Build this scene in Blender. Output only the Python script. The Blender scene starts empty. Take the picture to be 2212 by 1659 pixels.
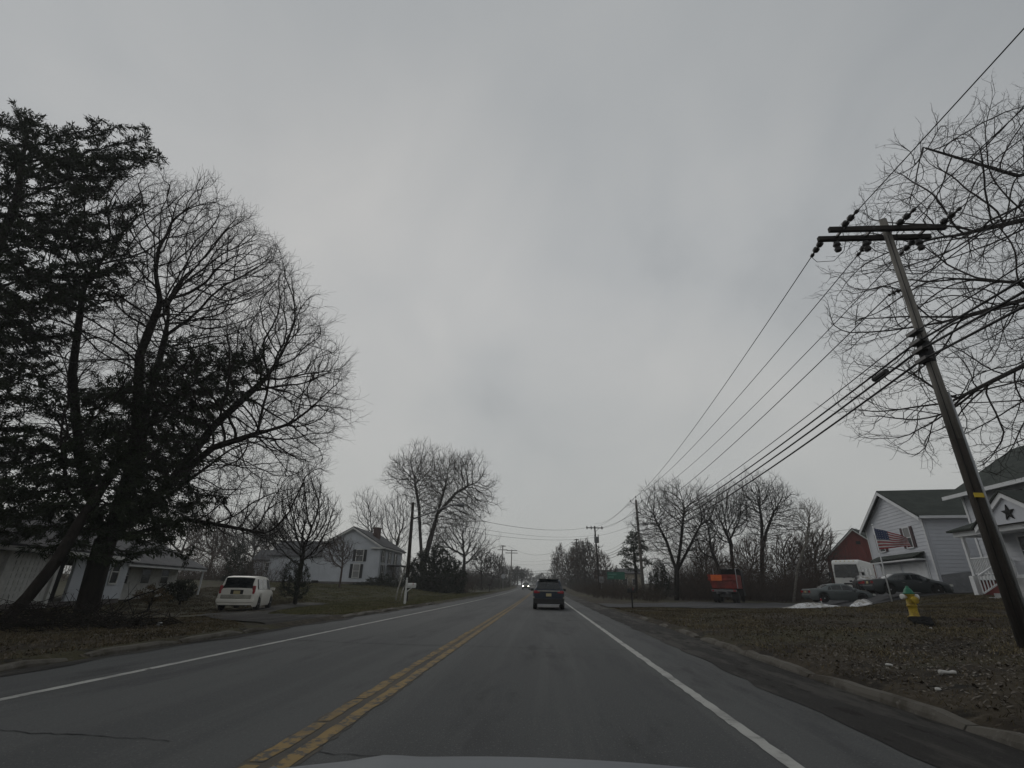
import bpy, math, random
import numpy as np
from mathutils import Vector, Matrix

# ------------------------------------------------------------------ scene, camera geometry
scene = bpy.context.scene
COL = scene.collection
RND = random.Random(11)
PI = math.pi
FOC = 485.0                      # focal length in pixels of the 1024 px wide picture
EYE = 1.22                       # camera height above the road, +Y runs along the road
def unit(v):
    v = np.asarray(v, float); return v / np.linalg.norm(v)
_road = unit((31, -203, -485)); _up = np.array((23, 1169, -485.)); _up = unit(_up - _road * (_up @ _road))
CR = np.array([np.cross(_road, _up), _road, _up])     # camera axes -> world axes
def P(x, y, Y):
    """surveyed point: a sight line (2212 px wide survey sheet) taken to the depth Y along the road"""
    d = CR @ np.array((x / 2.16016 - 512, -(y / 2.16016 - 384), -FOC))
    return np.array((0, 0, EYE)) + d * (Y / d[1])
def PX(x, y, Y):
    p = P(x, y, Y); return (p[0], p[2])

cam_d = bpy.data.cameras.new('camera'); cam = bpy.data.objects.new('camera', cam_d); COL.objects.link(cam)
cam_d.sensor_fit = 'HORIZONTAL'; cam_d.sensor_width = 36.0; cam_d.lens = 36.0 * FOC / 1024
cam_d.clip_start = 0.05; cam_d.clip_end = 6000
cam.matrix_world = Matrix([[*CR[0], 0], [*CR[1], 0], [*CR[2], EYE], [0, 0, 0, 1]])
scene.camera = cam
scene.view_settings.view_transform = 'Standard'; scene.view_settings.look = 'None'
scene.view_settings.gamma = 1.0; scene.view_settings.exposure = 0.0

# ------------------------------------------------------------------ materials
def srgb(r, g, b):
    f = lambda c: (c / 255 / 12.92) if c / 255 < .04045 else ((c / 255 + .055) / 1.055) ** 2.4
    return (f(r), f(g), f(b), 1)
def mat(name, col, rough=.8, var=.2, scale=4., bump=0., bscale=30., metal=0., spec=.3, col2=None, coord='Object', detail=4., stretch=None):
    m = bpy.data.materials.new(name); m.use_nodes = True
    nt = m.node_tree; N = nt.nodes; L = nt.links
    b = N['Principled BSDF']; b.inputs['Roughness'].default_value = rough; b.inputs['Metallic'].default_value = metal
    b.inputs['Specular IOR Level'].default_value = spec
    tc = N.new('ShaderNodeTexCoord'); src = tc.outputs[coord]
    if stretch:
        mp = N.new('ShaderNodeMapping'); mp.inputs['Scale'].default_value = stretch; L.new(src, mp.inputs['Vector']); src = mp.outputs['Vector']
    n = N.new('ShaderNodeTexNoise'); n.inputs['Scale'].default_value = scale; n.inputs['Detail'].default_value = detail
    n.inputs['Roughness'].default_value = .62; L.new(src, n.inputs['Vector'])
    r = N.new('ShaderNodeValToRGB'); e = r.color_ramp.elements
    c = tuple(col[:3])
    c2 = tuple(col2[:3]) if col2 else tuple(min(1, x * (1 + var)) for x in c)
    c1 = c if col2 else tuple(x * (1 - var) for x in c)
    e[0].position = .33; e[1].position = .67; e[0].color = (*c1, 1); e[1].color = (*c2, 1)
    L.new(n.outputs['Fac'], r.inputs['Fac']); L.new(r.outputs['Color'], b.inputs['Base Color'])
    if bump:
        n2 = N.new('ShaderNodeTexNoise'); n2.inputs['Scale'].default_value = bscale; n2.inputs['Detail'].default_value = 5; L.new(src, n2.inputs['Vector'])
        bp = N.new('ShaderNodeBump'); bp.inputs['Strength'].default_value = bump; bp.inputs['Distance'].default_value = .05
        L.new(n2.outputs['Fac'], bp.inputs['Height']); L.new(bp.outputs['Normal'], b.inputs['Normal'])
    return m
def glass(name, col=(.012, .016, .018), rough=.06):
    m = mat(name, col, rough, .3, 1.5, spec=.5); return m
def emit(name, col, s):
    m = bpy.data.materials.new(name); m.use_nodes = True; b = m.node_tree.nodes['Principled BSDF']
    b.inputs['Base Color'].default_value = (*col, 1); b.inputs['Emission Color'].default_value = (*col, 1); b.inputs['Emission Strength'].default_value = s
    return m
def layered(name, cols, scales, thr, rough=.9, bump=.4, bscale=25., spec=.15, coord='Object', streak=None):
    """base colour, then patches of further colours where noises of given scales pass a threshold"""
    m = bpy.data.materials.new(name); m.use_nodes = True; nt = m.node_tree; N = nt.nodes; L = nt.links
    b = N['Principled BSDF']; b.inputs['Roughness'].default_value = rough; b.inputs['Specular IOR Level'].default_value = spec
    tc = N.new('ShaderNodeTexCoord'); src = tc.outputs[coord]
    cur = None
    for i, c in enumerate(cols):
        if cur is None:
            rgb = N.new('ShaderNodeRGB'); rgb.outputs[0].default_value = (*c[:3], 1); cur = rgb.outputs[0]; continue
        n = N.new('ShaderNodeTexNoise'); n.inputs['Scale'].default_value = scales[i - 1]; n.inputs['Detail'].default_value = 5; n.inputs['Roughness'].default_value = .65
        v = src
        mp = N.new('ShaderNodeMapping'); mp.inputs['Location'].default_value = (i * 7.3, i * 3.1, i * 1.7)
        if streak: mp.inputs['Scale'].default_value = streak[i - 1]
        L.new(v, mp.inputs['Vector']); L.new(mp.outputs['Vector'], n.inputs['Vector'])
        mr = N.new('ShaderNodeMapRange'); mr.interpolation_type = 'SMOOTHSTEP'
        mr.inputs['From Min'].default_value = thr[i - 1][0]; mr.inputs['From Max'].default_value = thr[i - 1][1]
        L.new(n.outputs['Fac'], mr.inputs['Value'])
        mx = N.new('ShaderNodeMix'); mx.data_type = 'RGBA'; L.new(mr.outputs['Result'], mx.inputs[0]); L.new(cur, mx.inputs[6])
        mx.inputs[7].default_value = (*c[:3], 1); cur = mx.outputs[2]
    L.new(cur, b.inputs['Base Color'])
    if bump:
        n2 = N.new('ShaderNodeTexNoise'); n2.inputs['Scale'].default_value = bscale; n2.inputs['Detail'].default_value = 6; n2.inputs['Roughness'].default_value = .7
        L.new(src, n2.inputs['Vector'])
        bp = N.new('ShaderNodeBump'); bp.inputs['Strength'].default_value = bump; bp.inputs['Distance'].default_value = .04
        L.new(n2.outputs['Fac'], bp.inputs['Height']); L.new(bp.outputs['Normal'], b.inputs['Normal'])
    return m

M = dict(
    asphalt=layered('asphalt', [(.060, .062, .063), (.076, .078, .078), (.046, .047, .049), (.034, .035, .036), (.135, .135, .133), (.022, .022, .022)], [.45, 1.3, .9, 55., 70.], [(.42, .6), (.5, .7), (.58, .74), (.56, .68), (.58, .70)],
                    rough=.78, bump=.5, bscale=120., spec=.25, streak=[(3.2, .06, 1), (1., .16, 1), (1.6, .35, 1), (1, .55, 1), (1, .55, 1)]),
    gravel=layered('dirty_gravel', [(.036, .034, .032), (.07, .066, .06), (.02, .018, .016), (.13, .12, .11)], [1.4, 3., 60.], [(.46, .6), (.52, .66), (.6, .72)],
                   bump=.9, bscale=60., streak=[(1.6, .3, 1), (1.5, .4, 1), (1, 1, 1)]),
    drive=layered('drive_stone', [(.068, .068, .071), (.038, .037, .037), (.15, .15, .15)], [.6, 22.], [(.45, .65), (.55, .75)], bump=.8, bscale=40.),
    ground=layered('winter_lawn', [(.048, .038, .025), (.026, .020, .014), (.048, .044, .022), (.014, .012, .009), (.085, .072, .054), (.012, .010, .008), (.15, .13, .105)],
                   [.55, .16, 1.3, 7., 16., 34.], [(.44, .56), (.46, .58), (.52, .66), (.54, .68), (.55, .68), (.64, .76)], bump=1., bscale=18.),
    white_line=layered('worn_white_paint', [(.34, .34, .32), (.22, .22, .21), (.075, .075, .075)], [2.2, 5.5], [(.45, .7), (.60, .70)], rough=.7, bump=.2, bscale=150.),
    yellow_line=layered('worn_yellow_paint', [(.215, .145, .055), (.14, .10, .048), (.068, .064, .057)], [2., 9.], [(.40, .64), (.49, .60)], rough=.7, bump=.2, bscale=150.),
    centre=layered('rusty_centre_joint', [(.062, .058, .052), (.095, .078, .055), (.04, .04, .04)], [1.5, 6.], [(.4, .65), (.52, .68)], rough=.75, streak=[(2, .3, 1), (1, .5, 1)]),
    crack=mat('tar_filled_crack', (.040, .041, .042), .95, .3, 20., spec=.03),
    kerb=layered('old_concrete', [(.105, .097, .084), (.055, .048, .038), (.16, .15, .135)], [1.3, 9.], [(.45, .65), (.55, .75)], bump=.6, bscale=40.),
    snow=layered('dirty_snow', [(.56, .57, .58), (.30, .285, .26), (.12, .10, .085)], [1.8, 7.], [(.44, .60), (.54, .64)], rough=.7, bump=.8, bscale=9.),
    bark=mat('dark_bark', (.019, .016, .014), .95, .4, 6., .8, 14., spec=.1, stretch=(1, 1, .25)),
    bark_grey=mat('grey_bark', (.05, .045, .04), .95, .35, 5., .8, 14., spec=.1, stretch=(1, 1, .25)),
    bark_red=mat('reddish_twigs', (.066, .047, .038), .95, .4, 1.2, spec=.1),
    bark_pale=mat('pale_bark', (.40, .38, .35), .9, .4, 5., .5, 14., spec=.1, stretch=(1, 1, 2.5)),
    bark_fg=mat('smooth_dark_bark', (.036, .032, .03), .85, .3, 6., .4, 20., spec=.15),
    needles=mat('dark_needles', (.016, .022, .012), .85, .6, .8, spec=.12, col2=(.028, .037, .018)),
    needles_pine=mat('pine_needles', (.022, .034, .020), .85, .6, .8, spec=.12, col2=(.04, .055, .03)),
    leaves_dark=mat('yew_leaves', (.013, .018, .012), .85, .5, 1.2, spec=.12, col2=(.034, .038, .024)),
    leaves_tan=mat('dry_tan_leaves', (.085, .065, .035), .9, .5, 2., spec=.1, col2=(.16, .12, .07)),
    leaves_brown=mat('brown_brush', (.045, .036, .029), .95, .5, .8, spec=.1, col2=(.08, .062, .048)),
    siding=mat('white_siding', (.50, .515, .55), .6, .06, .8, spec=.3),
    siding_old=mat('weathered_white_siding', (.43, .45, .48), .65, .10, .6, spec=.25),
    siding_grey=mat('grey_block', (.20, .205, .215), .8, .18, 2.5, .4, 10.),
    trim=mat('white_trim', (.62, .63, .64), .5, .06, 2.),
    trim_old=mat('aged_white_trim', (.52, .52, .50), .6, .14, 3.),
    shingle=layered('dark_green_shingles', [(.030, .036, .032), (.045, .052, .046), (.02, .024, .021)], [1.2, 14.], [(.4, .6), (.5, .7)], bump=.6, bscale=14.),
    shingle_grey=layered('grey_shingles', [(.075, .076, .08), (.055, .056, .06), (.1, .1, .105)], [1., 12.], [(.4, .6), (.52, .7)], bump=.6, bscale=14.),
    red_wood=mat('barn_red_boards', (.17, .040, .034), .85, .22, 2., .3, 12., stretch=(4, 4, .4)),
    red_found=mat('red_foundation', (.13, .028, .026), .85, .2, 2.),
    shutter=mat('maroon_shutters', (.045, .022, .026), .6, .2, 3.),
    shutter_dk=mat('black_shutters', (.014, .015, .017), .6, .2, 3.),
    brick=mat('dark_chimney_brick', (.075, .045, .038), .9, .3, 6., .4, 20.),
    pane=glass('window_glass', (.03, .033, .036), .12),
    pane_lt=mat('blind_behind_glass', (.20, .20, .20), .2, .1, 1., spec=.5),
    dark=mat('dark_opening', (.012, .012, .012), .9, .2, 3.),
    found=mat('stone_foundation', (.11, .10, .095), .9, .3, 2., .6, 8.),
    porch_floor=mat('porch_boards', (.3, .3, .3), .7, .15, 3.),
    paint_white=mat('white_car_paint', (.62, .60, .55), .32, .05, .7, spec=.5),
    paint_dirty=mat('road_grimed_bumper', (.30, .29, .255), .6, .25, 3., spec=.3),
    paint_navy=mat('dirty_dark_blue_paint', (.006, .011, .021), .42, .3, 2., spec=.35, col2=(.014, .024, .040)),
    paint_silver=mat('dark_silver_paint', (.10, .115, .115), .34, .12, 1., metal=.35, spec=.5),
    paint_dkgreen=mat('dark_grey_green_paint', (.022, .028, .03), .3, .15, 1., spec=.5),
    paint_black=mat('black_car_paint', (.012, .013, .015), .3, .2, 1., spec=.5),
    paint_tan=mat('pale_gold_paint', (.10, .10, .07), .4, .1, 1., spec=.45),
    hood=mat('silver_grey_bonnet', (.105, .115, .125), .5, .04, 2., metal=.2, spec=.3),
    plastic=mat('black_plastic', (.014, .014, .015), .55, .2, 5., spec=.35),
    rubber=mat('tyre_rubber', (.014, .014, .014), .85, .2, 6.),
    rim=mat('alloy_rim', (.36, .37, .38), .45, .12, 5., metal=.1),
    bark_mid=mat('mottled_grey_bark', (.13, .12, .105), .9, .4, 5., .5, 14., spec=.1, stretch=(1, 1, 2.5)),
    chrome=mat('chrome_strip', (.5, .5, .5), .25, .1, 4., metal=.9),
    car_glass=glass('tinted_car_glass', (.010, .013, .015), .05),
    red_lens=mat('red_lens', (.26, .015, .022), .25, .15, 6., spec=.5),
    white_lens=mat('clear_lens', (.55, .55, .52), .2, .1, 4., spec=.5),
    plate=mat('number_plate', (.42, .36, .20), .5, .12, 8.),
    headlight=emit('lit_headlight', (1., .97, .86), 6.),
    truck_red=mat('faded_red_steel', (.19, .027, .020), .65, .4, 1.5, .2, 6.),
    truck_orange=mat('orange_board', (.62, .125, .026), .55, .12, 2.),
    steel=mat('dull_steel', (.14, .14, .145), .5, .2, 4., metal=.4),
    galv=mat('galvanised_steel', (.30, .31, .32), .5, .12, 4., metal=.4),
    pole_wood=mat('weathered_pole_wood', (.165, .155, .14), .9, .35, 3., .5, 20., stretch=(6, 6, .4)),
    pole_dark=mat('creosoted_pole_wood', (.03, .025, .021), .9, .35, 3., .5, 20., stretch=(6, 6, .4)),
    arm_wood=mat('old_crossarm_wood', (.030, .026, .023), .9, .3, 3., .4, 20., stretch=(.5, 6, 6)),
    insul=mat('brown_insulator', (.022, .019, .018), .4, .3, 8., spec=.4),
    wire=mat('wire_sheath', (.016, .016, .017), .7, .1, 4.),
    hyd_y=layered('weathered_hydrant_yellow', [(.40, .285, .022), (.28, .19, .025), (.075, .042, .022)], [7., 16.], [(.45, .6), (.60, .66)], rough=.6, bump=.3, bscale=60., spec=.3),
    hyd_g=mat('hydrant_green', (.018, .13, .075), .5, .15, 6.),
    hyd_w=mat('hydrant_white', (.55, .55, .53), .5, .1, 6.),
    sign_green=mat('green_sign_face', (.012, .11, .07), .5, .12, 4.),
    sign_text=mat('faded_sign_letters', (.10, .26, .20), .5, .1, 4.),
    sign_white=mat('white_sign_face', (.20, .20, .205), .5, .1, 4.),
    sign_black=mat('black_sign_figures', (.015, .015, .015), .5, .1, 4.),
    sign_back=mat('bare_sign_back', (.33, .34, .35), .5, .1, 4.),
    tag_yellow=mat('yellow_tag', (.5, .36, .03), .6, .1, 8.),
    mailbox_white=mat('white_mailbox', (.58, .58, .56), .5, .08, 5.),
    mailbox_dark=mat('dark_mailbox', (.010, .010, .010), .6, .2, 5.),
    flag_blue=mat('flag_blue', (.03, .045, .11), .8, .15, 6.),
    flag_red=mat('flag_red', (.30, .035, .04), .8, .15, 6.),
    flag_white=mat('flag_white', (.52, .50, .50), .8, .1, 6.),
    wall_tan=mat('tan_siding', (.28, .25, .20), .8, .1, 1.),
    wall_pink=mat('dull_red_siding', (.16, .10, .095), .8, .15, 1.),
    rv_white=mat('motorhome_white', (.66, .66, .64), .4, .05, .8, spec=.4),
    litter=mat('pale_litter', (.45, .44, .42), .8, .2, 9.),
)

# ------------------------------------------------------------------ mesh building
class MB:
    def __init__(s): s.v = []; s.f = []
    def add(s, vs, fs):
        o = len(s.v); s.v += [tuple(map(float, q)) for q in vs]; s.f += [tuple(i + o for i in q) for q in fs]
    def box(s, c, size, rz=0., ax=None):
        hx, hy, hz = size[0] / 2, size[1] / 2, size[2] / 2
        pts = [(x, y, z) for z in (-hz, hz) for y in (-hy, hy) for x in (-hx, hx)]
        if ax is not None:
            A = np.array(ax).T; pts = [A @ np.array(q) for q in pts]
        elif rz:
            cz, sz = math.cos(rz), math.sin(rz); pts = [(x * cz - y * sz, x * sz + y * cz, z) for x, y, z in pts]
        s.add([(q[0] + c[0], q[1] + c[1], q[2] + c[2]) for q in pts],
              [(0, 2, 3, 1), (4, 5, 7, 6), (0, 1, 5, 4), (2, 6, 7, 3), (0, 4, 6, 2), (1, 3, 7, 5)])
    def beam(s, a, b, w, h, up=(0, 0, 1)):
        a = np.array(a, float); b = np.array(b, float); d = b - a; L = np.linalg.norm(d); d /= L
        x = np.cross(d, up); x /= np.linalg.norm(x); z = np.cross(x, d)
        s.box((a + b) / 2, (w, L, h), ax=(x, d, z))
    def tube(s, pts, r, n=8, caps=True):
        pts = [np.array(p, float) for p in pts]; rr = r if hasattr(r, '__len__') else [r] * len(pts)
        rings = []; prev = None
        for i, p in enumerate(pts):
            d = pts[min(i + 1, len(pts) - 1)] - pts[max(i - 1, 0)]; d /= np.linalg.norm(d)
            ref = prev if prev is not None else (np.array((1., 0, 0)) if abs(d[0]) < .9 else np.array((0, 1., 0)))
            x = ref - d * (ref @ d); x /= np.linalg.norm(x); prev = x; y = np.cross(d, x)
            rings.append([p + rr[i] * (math.cos(2 * PI * k / n) * x + math.sin(2 * PI * k / n) * y) for k in range(n)])
        vs = [q for rg in rings for q in rg]; fs = []
        for i in range(len(pts) - 1):
            for k in range(n):
                fs.append((i * n + k, i * n + (k + 1) % n, (i + 1) * n + (k + 1) % n, (i + 1) * n + k))
        if caps: fs += [tuple(range(n))[::-1], tuple(range((len(pts) - 1) * n, len(pts) * n))]
        s.add(vs, fs)
    def lathe(s, prof, c=(0, 0, 0), n=16, axis='z'):
        vs = []; fs = []
        for r, h in prof:
            for k in range(n):
                a = 2 * PI * k / n; q = (r * math.cos(a), r * math.sin(a), h)
                if axis == 'x': q = (h, q[0], q[1])
                if axis == 'y': q = (q[0], h, q[1])
                vs.append((q[0] + c[0], q[1] + c[1], q[2] + c[2]))
        for i in range(len(prof) - 1):
            for k in range(n): fs.append((i * n + k, i * n + (k + 1) % n, (i + 1) * n + (k + 1) % n, (i + 1) * n + k))
        fs += [tuple(range(n))[::-1], tuple(range((len(prof) - 1) * n, len(prof) * n))]
        s.add(vs, fs)
    def prism(s, poly, d):
        n = len(poly); p2 = [np.array(q) + np.array(d) for q in poly]
        s.add(list(poly) + p2, [tuple(range(n))[::-1], tuple(range(n, 2 * n))] + [(i, (i + 1) % n, n + (i + 1) % n, n + i) for i in range(n)])
    def sheet(s, grid):
        n = len(grid); m = len(grid[0])
        s.add([q for row in grid for q in row], [(i * m + j, i * m + j + 1, (i + 1) * m + j + 1, (i + 1) * m + j) for i in range(n - 1) for j in range(m - 1)])
    def build(s, name, m, parent=None, smooth=False):
        me = bpy.data.meshes.new(name); me.from_pydata(s.v, [], s.f); me.materials.append(m)
        me.validate(); me.update()
        if smooth: me.polygons.foreach_set('use_smooth', [True] * len(me.polygons))
        o = bpy.data.objects.new(name, me); COL.objects.link(o)
        if parent is not None: o.parent = parent
        return o
def mesh_np(name, V, F, m, parent=None, smooth=False):
    me = bpy.data.meshes.new(name); V = np.ascontiguousarray(V, np.float32); F = np.ascontiguousarray(F, np.int32)
    k = F.shape[1]; me.vertices.add(len(V)); me.vertices.foreach_set('co', V.ravel())
    me.loops.add(F.size); me.loops.foreach_set('vertex_index', F.ravel())
    me.polygons.add(len(F)); me.polygons.foreach_set('loop_start', np.arange(0, F.size, k, dtype=np.int32))
    me.polygons.foreach_set('loop_total', np.full(len(F), k, np.int32))
    if smooth: me.polygons.foreach_set('use_smooth', np.ones(len(F), bool))
    me.materials.append(m); me.update(calc_edges=True)
    o = bpy.data.objects.new(name, me); COL.objects.link(o)
    if parent is not None: o.parent = parent
    return o
def tag(o, label=None, cat=None, group=None, kind=None):
    if label: o['label'] = label
    if cat: o['category'] = cat
    if group: o['group'] = group
    if kind: o['kind'] = kind
    return o
def thing(name, label, cat, loc=(0, 0, 0), rz=0., group=None):
    o = bpy.data.objects.new(name, None); COL.objects.link(o); o.empty_display_size = .2
    o.location = tuple(map(float, loc)); o.rotation_euler = (0, 0, rz); return tag(o, label, cat, group)
def struct(o): o['kind'] = 'structure'; return o

# ------------------------------------------------------------------ lie of the land
_yy = np.arange(-100, 1501, 1.)
_rz = np.interp(_yy, [-100, 45, 80, 120, 170, 230, 300, 420, 1500], [0, 0, .2, .55, 1.15, 1.75, 1.9, 1.0, 1.0])
_rz = np.convolve(np.pad(_rz, 15, mode='edge'), np.ones(31) / 31, 'valid')
def rz_(y): return np.interp(y, _yy, _rz)
def cx_(y): y = np.asarray(y, float); return -np.where(y > 130, (y - 130) ** 2 / 1500., 0.)
def sst(a, b, x): t = np.clip((x - a) / (b - a), 0, 1); return t * t * (3 - 2 * t)
def T(x, y, bumps=True):
    x = np.asarray(x, float); y = np.asarray(y, float); d = x - cx_(y); base = rz_(y)
    s = np.maximum(d - 4.3, 0)
    g = .10 + .07 * np.minimum(s, 8) + .042 * np.clip(s - 8, 0, 20) + .004 * np.clip(s - 28, 0, 400)
    k = .35 * np.clip(y - 36, -6, 60); bl = sst(14 + k, 22 + k, s)
    a = 1 - .93 * sst(20, 38, y) * (1 - bl) + .12 * sst(50, 80, y) * (1 - bl)
    right = g * a
    s2 = np.maximum(-d - 7.6, 0)
    left = .10 - .045 * np.minimum(s2, 10) + .006 * np.clip(s2 - 12, 0, 60) + (1.25 * sst(42, 72, y) * sst(3, 14, s2)) * (1 - .6 * sst(26, 34, s2) * (1 - sst(55, 66, y)))
    z = np.where(d > 0, right, left)
    w = sst(4.15, 4.4, d) + sst(7.45, 7.7, -d)
    bump = 0.
    if bumps:
        bump = .035 * np.sin(x * .9 + 1.3 * np.sin(y * .41)) * np.sin(y * .73 + .8 * np.sin(x * .6)) + .018 * np.sin(2.3 * x + y * 1.1) * np.sin(1.9 * y - .7 * x)
        bump = bump * sst(0, 1.2, np.where(d > 0, s, s2))
    return base + np.where(w > 0, (z + bump) * w, 0.) - .03 * (1 - np.clip(w, 0, 1))
def tz(x, y): return float(T(x, y))

def axis(*segs):
    out = []
    for a, b, st in segs: out.append(np.arange(a, b, st))
    return np.concatenate(out + [np.array([segs[-1][1]], float)])
gx = axis((-900, -160, 60), (-160, -40, 6), (-40, -14, 1.2), (-14, -7, .35), (-7, 4, 1.), (4, 14, .22), (14, 40, 1.), (40, 160, 6), (160, 900, 60))
gy = axis((-60, 0, 4), (0, 26, .3), (26, 60, 1.), (60, 140, 3.), (140, 320, 9), (320, 2600, 120))
def lawn_tint():
    nt = M['ground'].node_tree; N = nt.nodes; L = nt.links; b = N['Principled BSDF']; old = b.inputs['Base Color'].links[0].from_socket
    tc = N.new('ShaderNodeTexCoord'); sp = N.new('ShaderNodeSeparateXYZ'); L.new(tc.outputs['Object'], sp.inputs[0])
    n = N.new('ShaderNodeTexNoise'); n.inputs['Scale'].default_value = .5; n.inputs['Detail'].default_value = 5; L.new(tc.outputs['Object'], n.inputs['Vector'])
    def mr(src, a, c):
        q = N.new('ShaderNodeMapRange'); q.interpolation_type = 'SMOOTHSTEP'; q.inputs['From Min'].default_value = a; q.inputs['From Max'].default_value = c; L.new(src, q.inputs['Value']); return q.outputs[0]
    def mul(x, y):
        q = N.new('ShaderNodeMath'); q.operation = 'MULTIPLY'; L.new(x, q.inputs[0]); L.new(y, q.inputs[1]); return q.outputs[0]
    f = mul(mul(mr(sp.outputs['X'], -7., -9.), mr(sp.outputs['Y'], 17., 24.)), mr(n.outputs['Fac'], .25, .6))
    mx = N.new('ShaderNodeMix'); mx.data_type = 'RGBA'; mx.blend_type = 'MIX'; L.new(f, mx.inputs[0]); L.new(old, mx.inputs[6])
    n3 = N.new('ShaderNodeTexNoise'); n3.inputs['Scale'].default_value = 7.; n3.inputs['Detail'].default_value = 6; L.new(tc.outputs['Object'], n3.inputs['Vector'])
    r = N.new('ShaderNodeValToRGB'); e = r.color_ramp.elements; e[0].position = .36; e[0].color = (.016, .016, .008, 1); e[1].position = .66; e[1].color = (.060, .058, .026, 1); L.new(n3.outputs['Fac'], r.inputs['Fac']); L.new(r.outputs['Color'], mx.inputs[7])
    L.new(mx.outputs[2], b.inputs['Base Color'])
lawn_tint()
GX, GY = np.meshgrid(gx, gy); GZ = T(GX + cx_(GY), GY)
V = np.stack([GX + cx_(GY), GY, GZ], -1).reshape(-1, 3); nx = len(gx)
I = (np.arange(len(gy) - 1)[:, None] * nx + np.arange(nx - 1)[None, :]).ravel()
ground = struct(mesh_np('ground', V, np.stack([I, I + 1, I + nx + 1, I + nx], 1), M['ground'], smooth=True))

# road sheet, shoulders, markings
def strip(name, x0, x1, ys, dz, m, jit=0., seed=1, wob=0.):
    rg = random.Random(seed); rows = []
    for y in ys:
        a = x0(y) if callable(x0) else x0; b = x1(y) if callable(x1) else x1
        c = float(cx_(y)); z = float(rz_(y)) + dz
        k = 5
        rows.append([(c + a + (rg.uniform(-jit, jit)), y, z)] + [(c + a + (b - a) * i / k, y, z) for i in range(1, k)] + [(c + b + rg.uniform(-jit, jit), y, z)])
    mb = MB(); mb.sheet(rows); return struct(mb.build(name, m))
ys_all = list(np.arange(-30, 60, 1.)) + list(np.arange(60, 430, 4.))
strip('road', -7.35, 3.06, ys_all, 0., M['asphalt'], jit=.03)
ys_fine = list(np.arange(-6, 40, .16)) + list(np.arange(40, 300, 2.))
strip('gravel_shoulder', lambda y: 2.99 + .03 * math.sin(y * 1.3) + .025 * math.sin(y * 3.1), lambda y: 4.32, list(np.arange(-10, 60, .5)) + list(np.arange(60, 300, 5.)), .006, M['gravel'], jit=.04)
strip('gravel_shoulder', -7.75, lambda y: -7.18 + .10 * math.sin(y * 1.1) + .06 * math.sin(y * 2.7), list(np.arange(-10, 60, .5)) + list(np.arange(60, 300, 5.)), .006, M['gravel'], jit=.04)
strip('edge_line', 1.83, 1.96, ys_fine, .004, M['white_line'], jit=.012, seed=3)
for k, y0 in enumerate(np.arange(-6, 60, 3.05)):
    pass
strip('edge_line', -5.86, -5.74, ys_fine, .004, M['white_line'], jit=.008, seed=5)
strip('centre_joint', -2.17, -1.78, ys_fine, .003, M['centre'], jit=.03, seed=6)
strip('yellow_line', -1.93, -1.80, ys_fine, .007, M['yellow_line'], jit=.012, seed=7)
# the left yellow line is broken by crosswise cracks
mb = MB(); y = -6.
rg = random.Random(5)
while y < 300:
    ln = 1.0 + rg.uniform(-.15, .25) if y < 60 else 6.
    rows = []
    n = max(3, int(ln / .16)) if y < 60 else 4
    for i in range(n + 1):
        yy = y + ln * i / n; c = float(cx_(yy)); z = float(rz_(yy)) + .007
        e = .012 if i in (0, n) else .0
        rows.append([(c - 2.16 + e + rg.uniform(-.014, .014), yy, z), (c - 2.09, yy, z), (c - 2.03 - e + rg.uniform(-.014, .014), yy, z)])
    mb.sheet(rows); y += ln + (.07 if y < 60 else .3)
struct(mb.build('yellow_line', M['yellow_line']))
# cracks across the lane
def crack(x0, x1, y0, amp, w, seed):
    rg = random.Random(seed); mb = MB(); rows = []; yy = y0
    for x in np.arange(x0, x1, .07):
        yy += rg.uniform(-amp, amp); ww = w * rg.uniform(.4, 1.4); rows.append([(x, yy - ww, .0045), (x, yy + ww, .0045)])
    mb.sheet(rows); struct(mb.build('road_crack', M['crack']))
crack(-6.9, -3.0, 4.62, .03, .007, 4); crack(-1.75, -.9, 4.5, .03, .006, 9); crack(-7.2, 1.8, 12.2, .03, .012, 12); crack(-6.5, 2.9, 21.4, .04, .014, 14)
# driveways
def drive(name, pts, m, lift):
    n = 26; rows = []
    (a, b) = pts
    for i in range(len(a)):
        pa, pb = np.array(a[i]), np.array(b[i]); rows.append([(*(pa + (pb - pa) * k / n), tz(*(pa + (pb - pa) * k / n)) + lift) for k in range(n + 1)])
    fine = MB(); fine.sheet(rows); return struct(fine.build(name, m))
def resamp(pl, st=.7):
    out = []
    for (x0, y0), (x1, y1) in zip(pl[:-1], pl[1:]):
        n = max(1, int(math.hypot(x1 - x0, y1 - y0) / st)); out += [(x0 + (x1 - x0) * i / n, y0 + (y1 - y0) * i / n) for i in range(n)]
    return out + [pl[-1]]
def rs2(pl, n):
    pl = np.array(pl, float); s = np.concatenate([[0], np.cumsum(np.hypot(*np.diff(pl, axis=0).T))]); u = np.linspace(0, s[-1], n)
    return list(zip(np.interp(u, s, pl[:, 0]), np.interp(u, s, pl[:, 1])))
drive('driveway', (rs2([(-7.5, 14.6), (-10, 17.0), (-14.8, 22.), (-17.5, 29), (-20, 42)], 44), rs2([(-7.5, 19.6), (-9.2, 20.2), (-12.2, 23.), (-14.6, 29.5), (-16.8, 42)], 44)), M['gravel'], .035)
drive('driveway', (rs2([(4.4, 36.5), (10, 37.8), (16, 39.), (23, 37.4), (30, 36)], 60), rs2([(4.4, 44), (9, 46), (14, 52), (24, 54), (31, 52)], 60)), M['drive'], .04)
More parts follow.
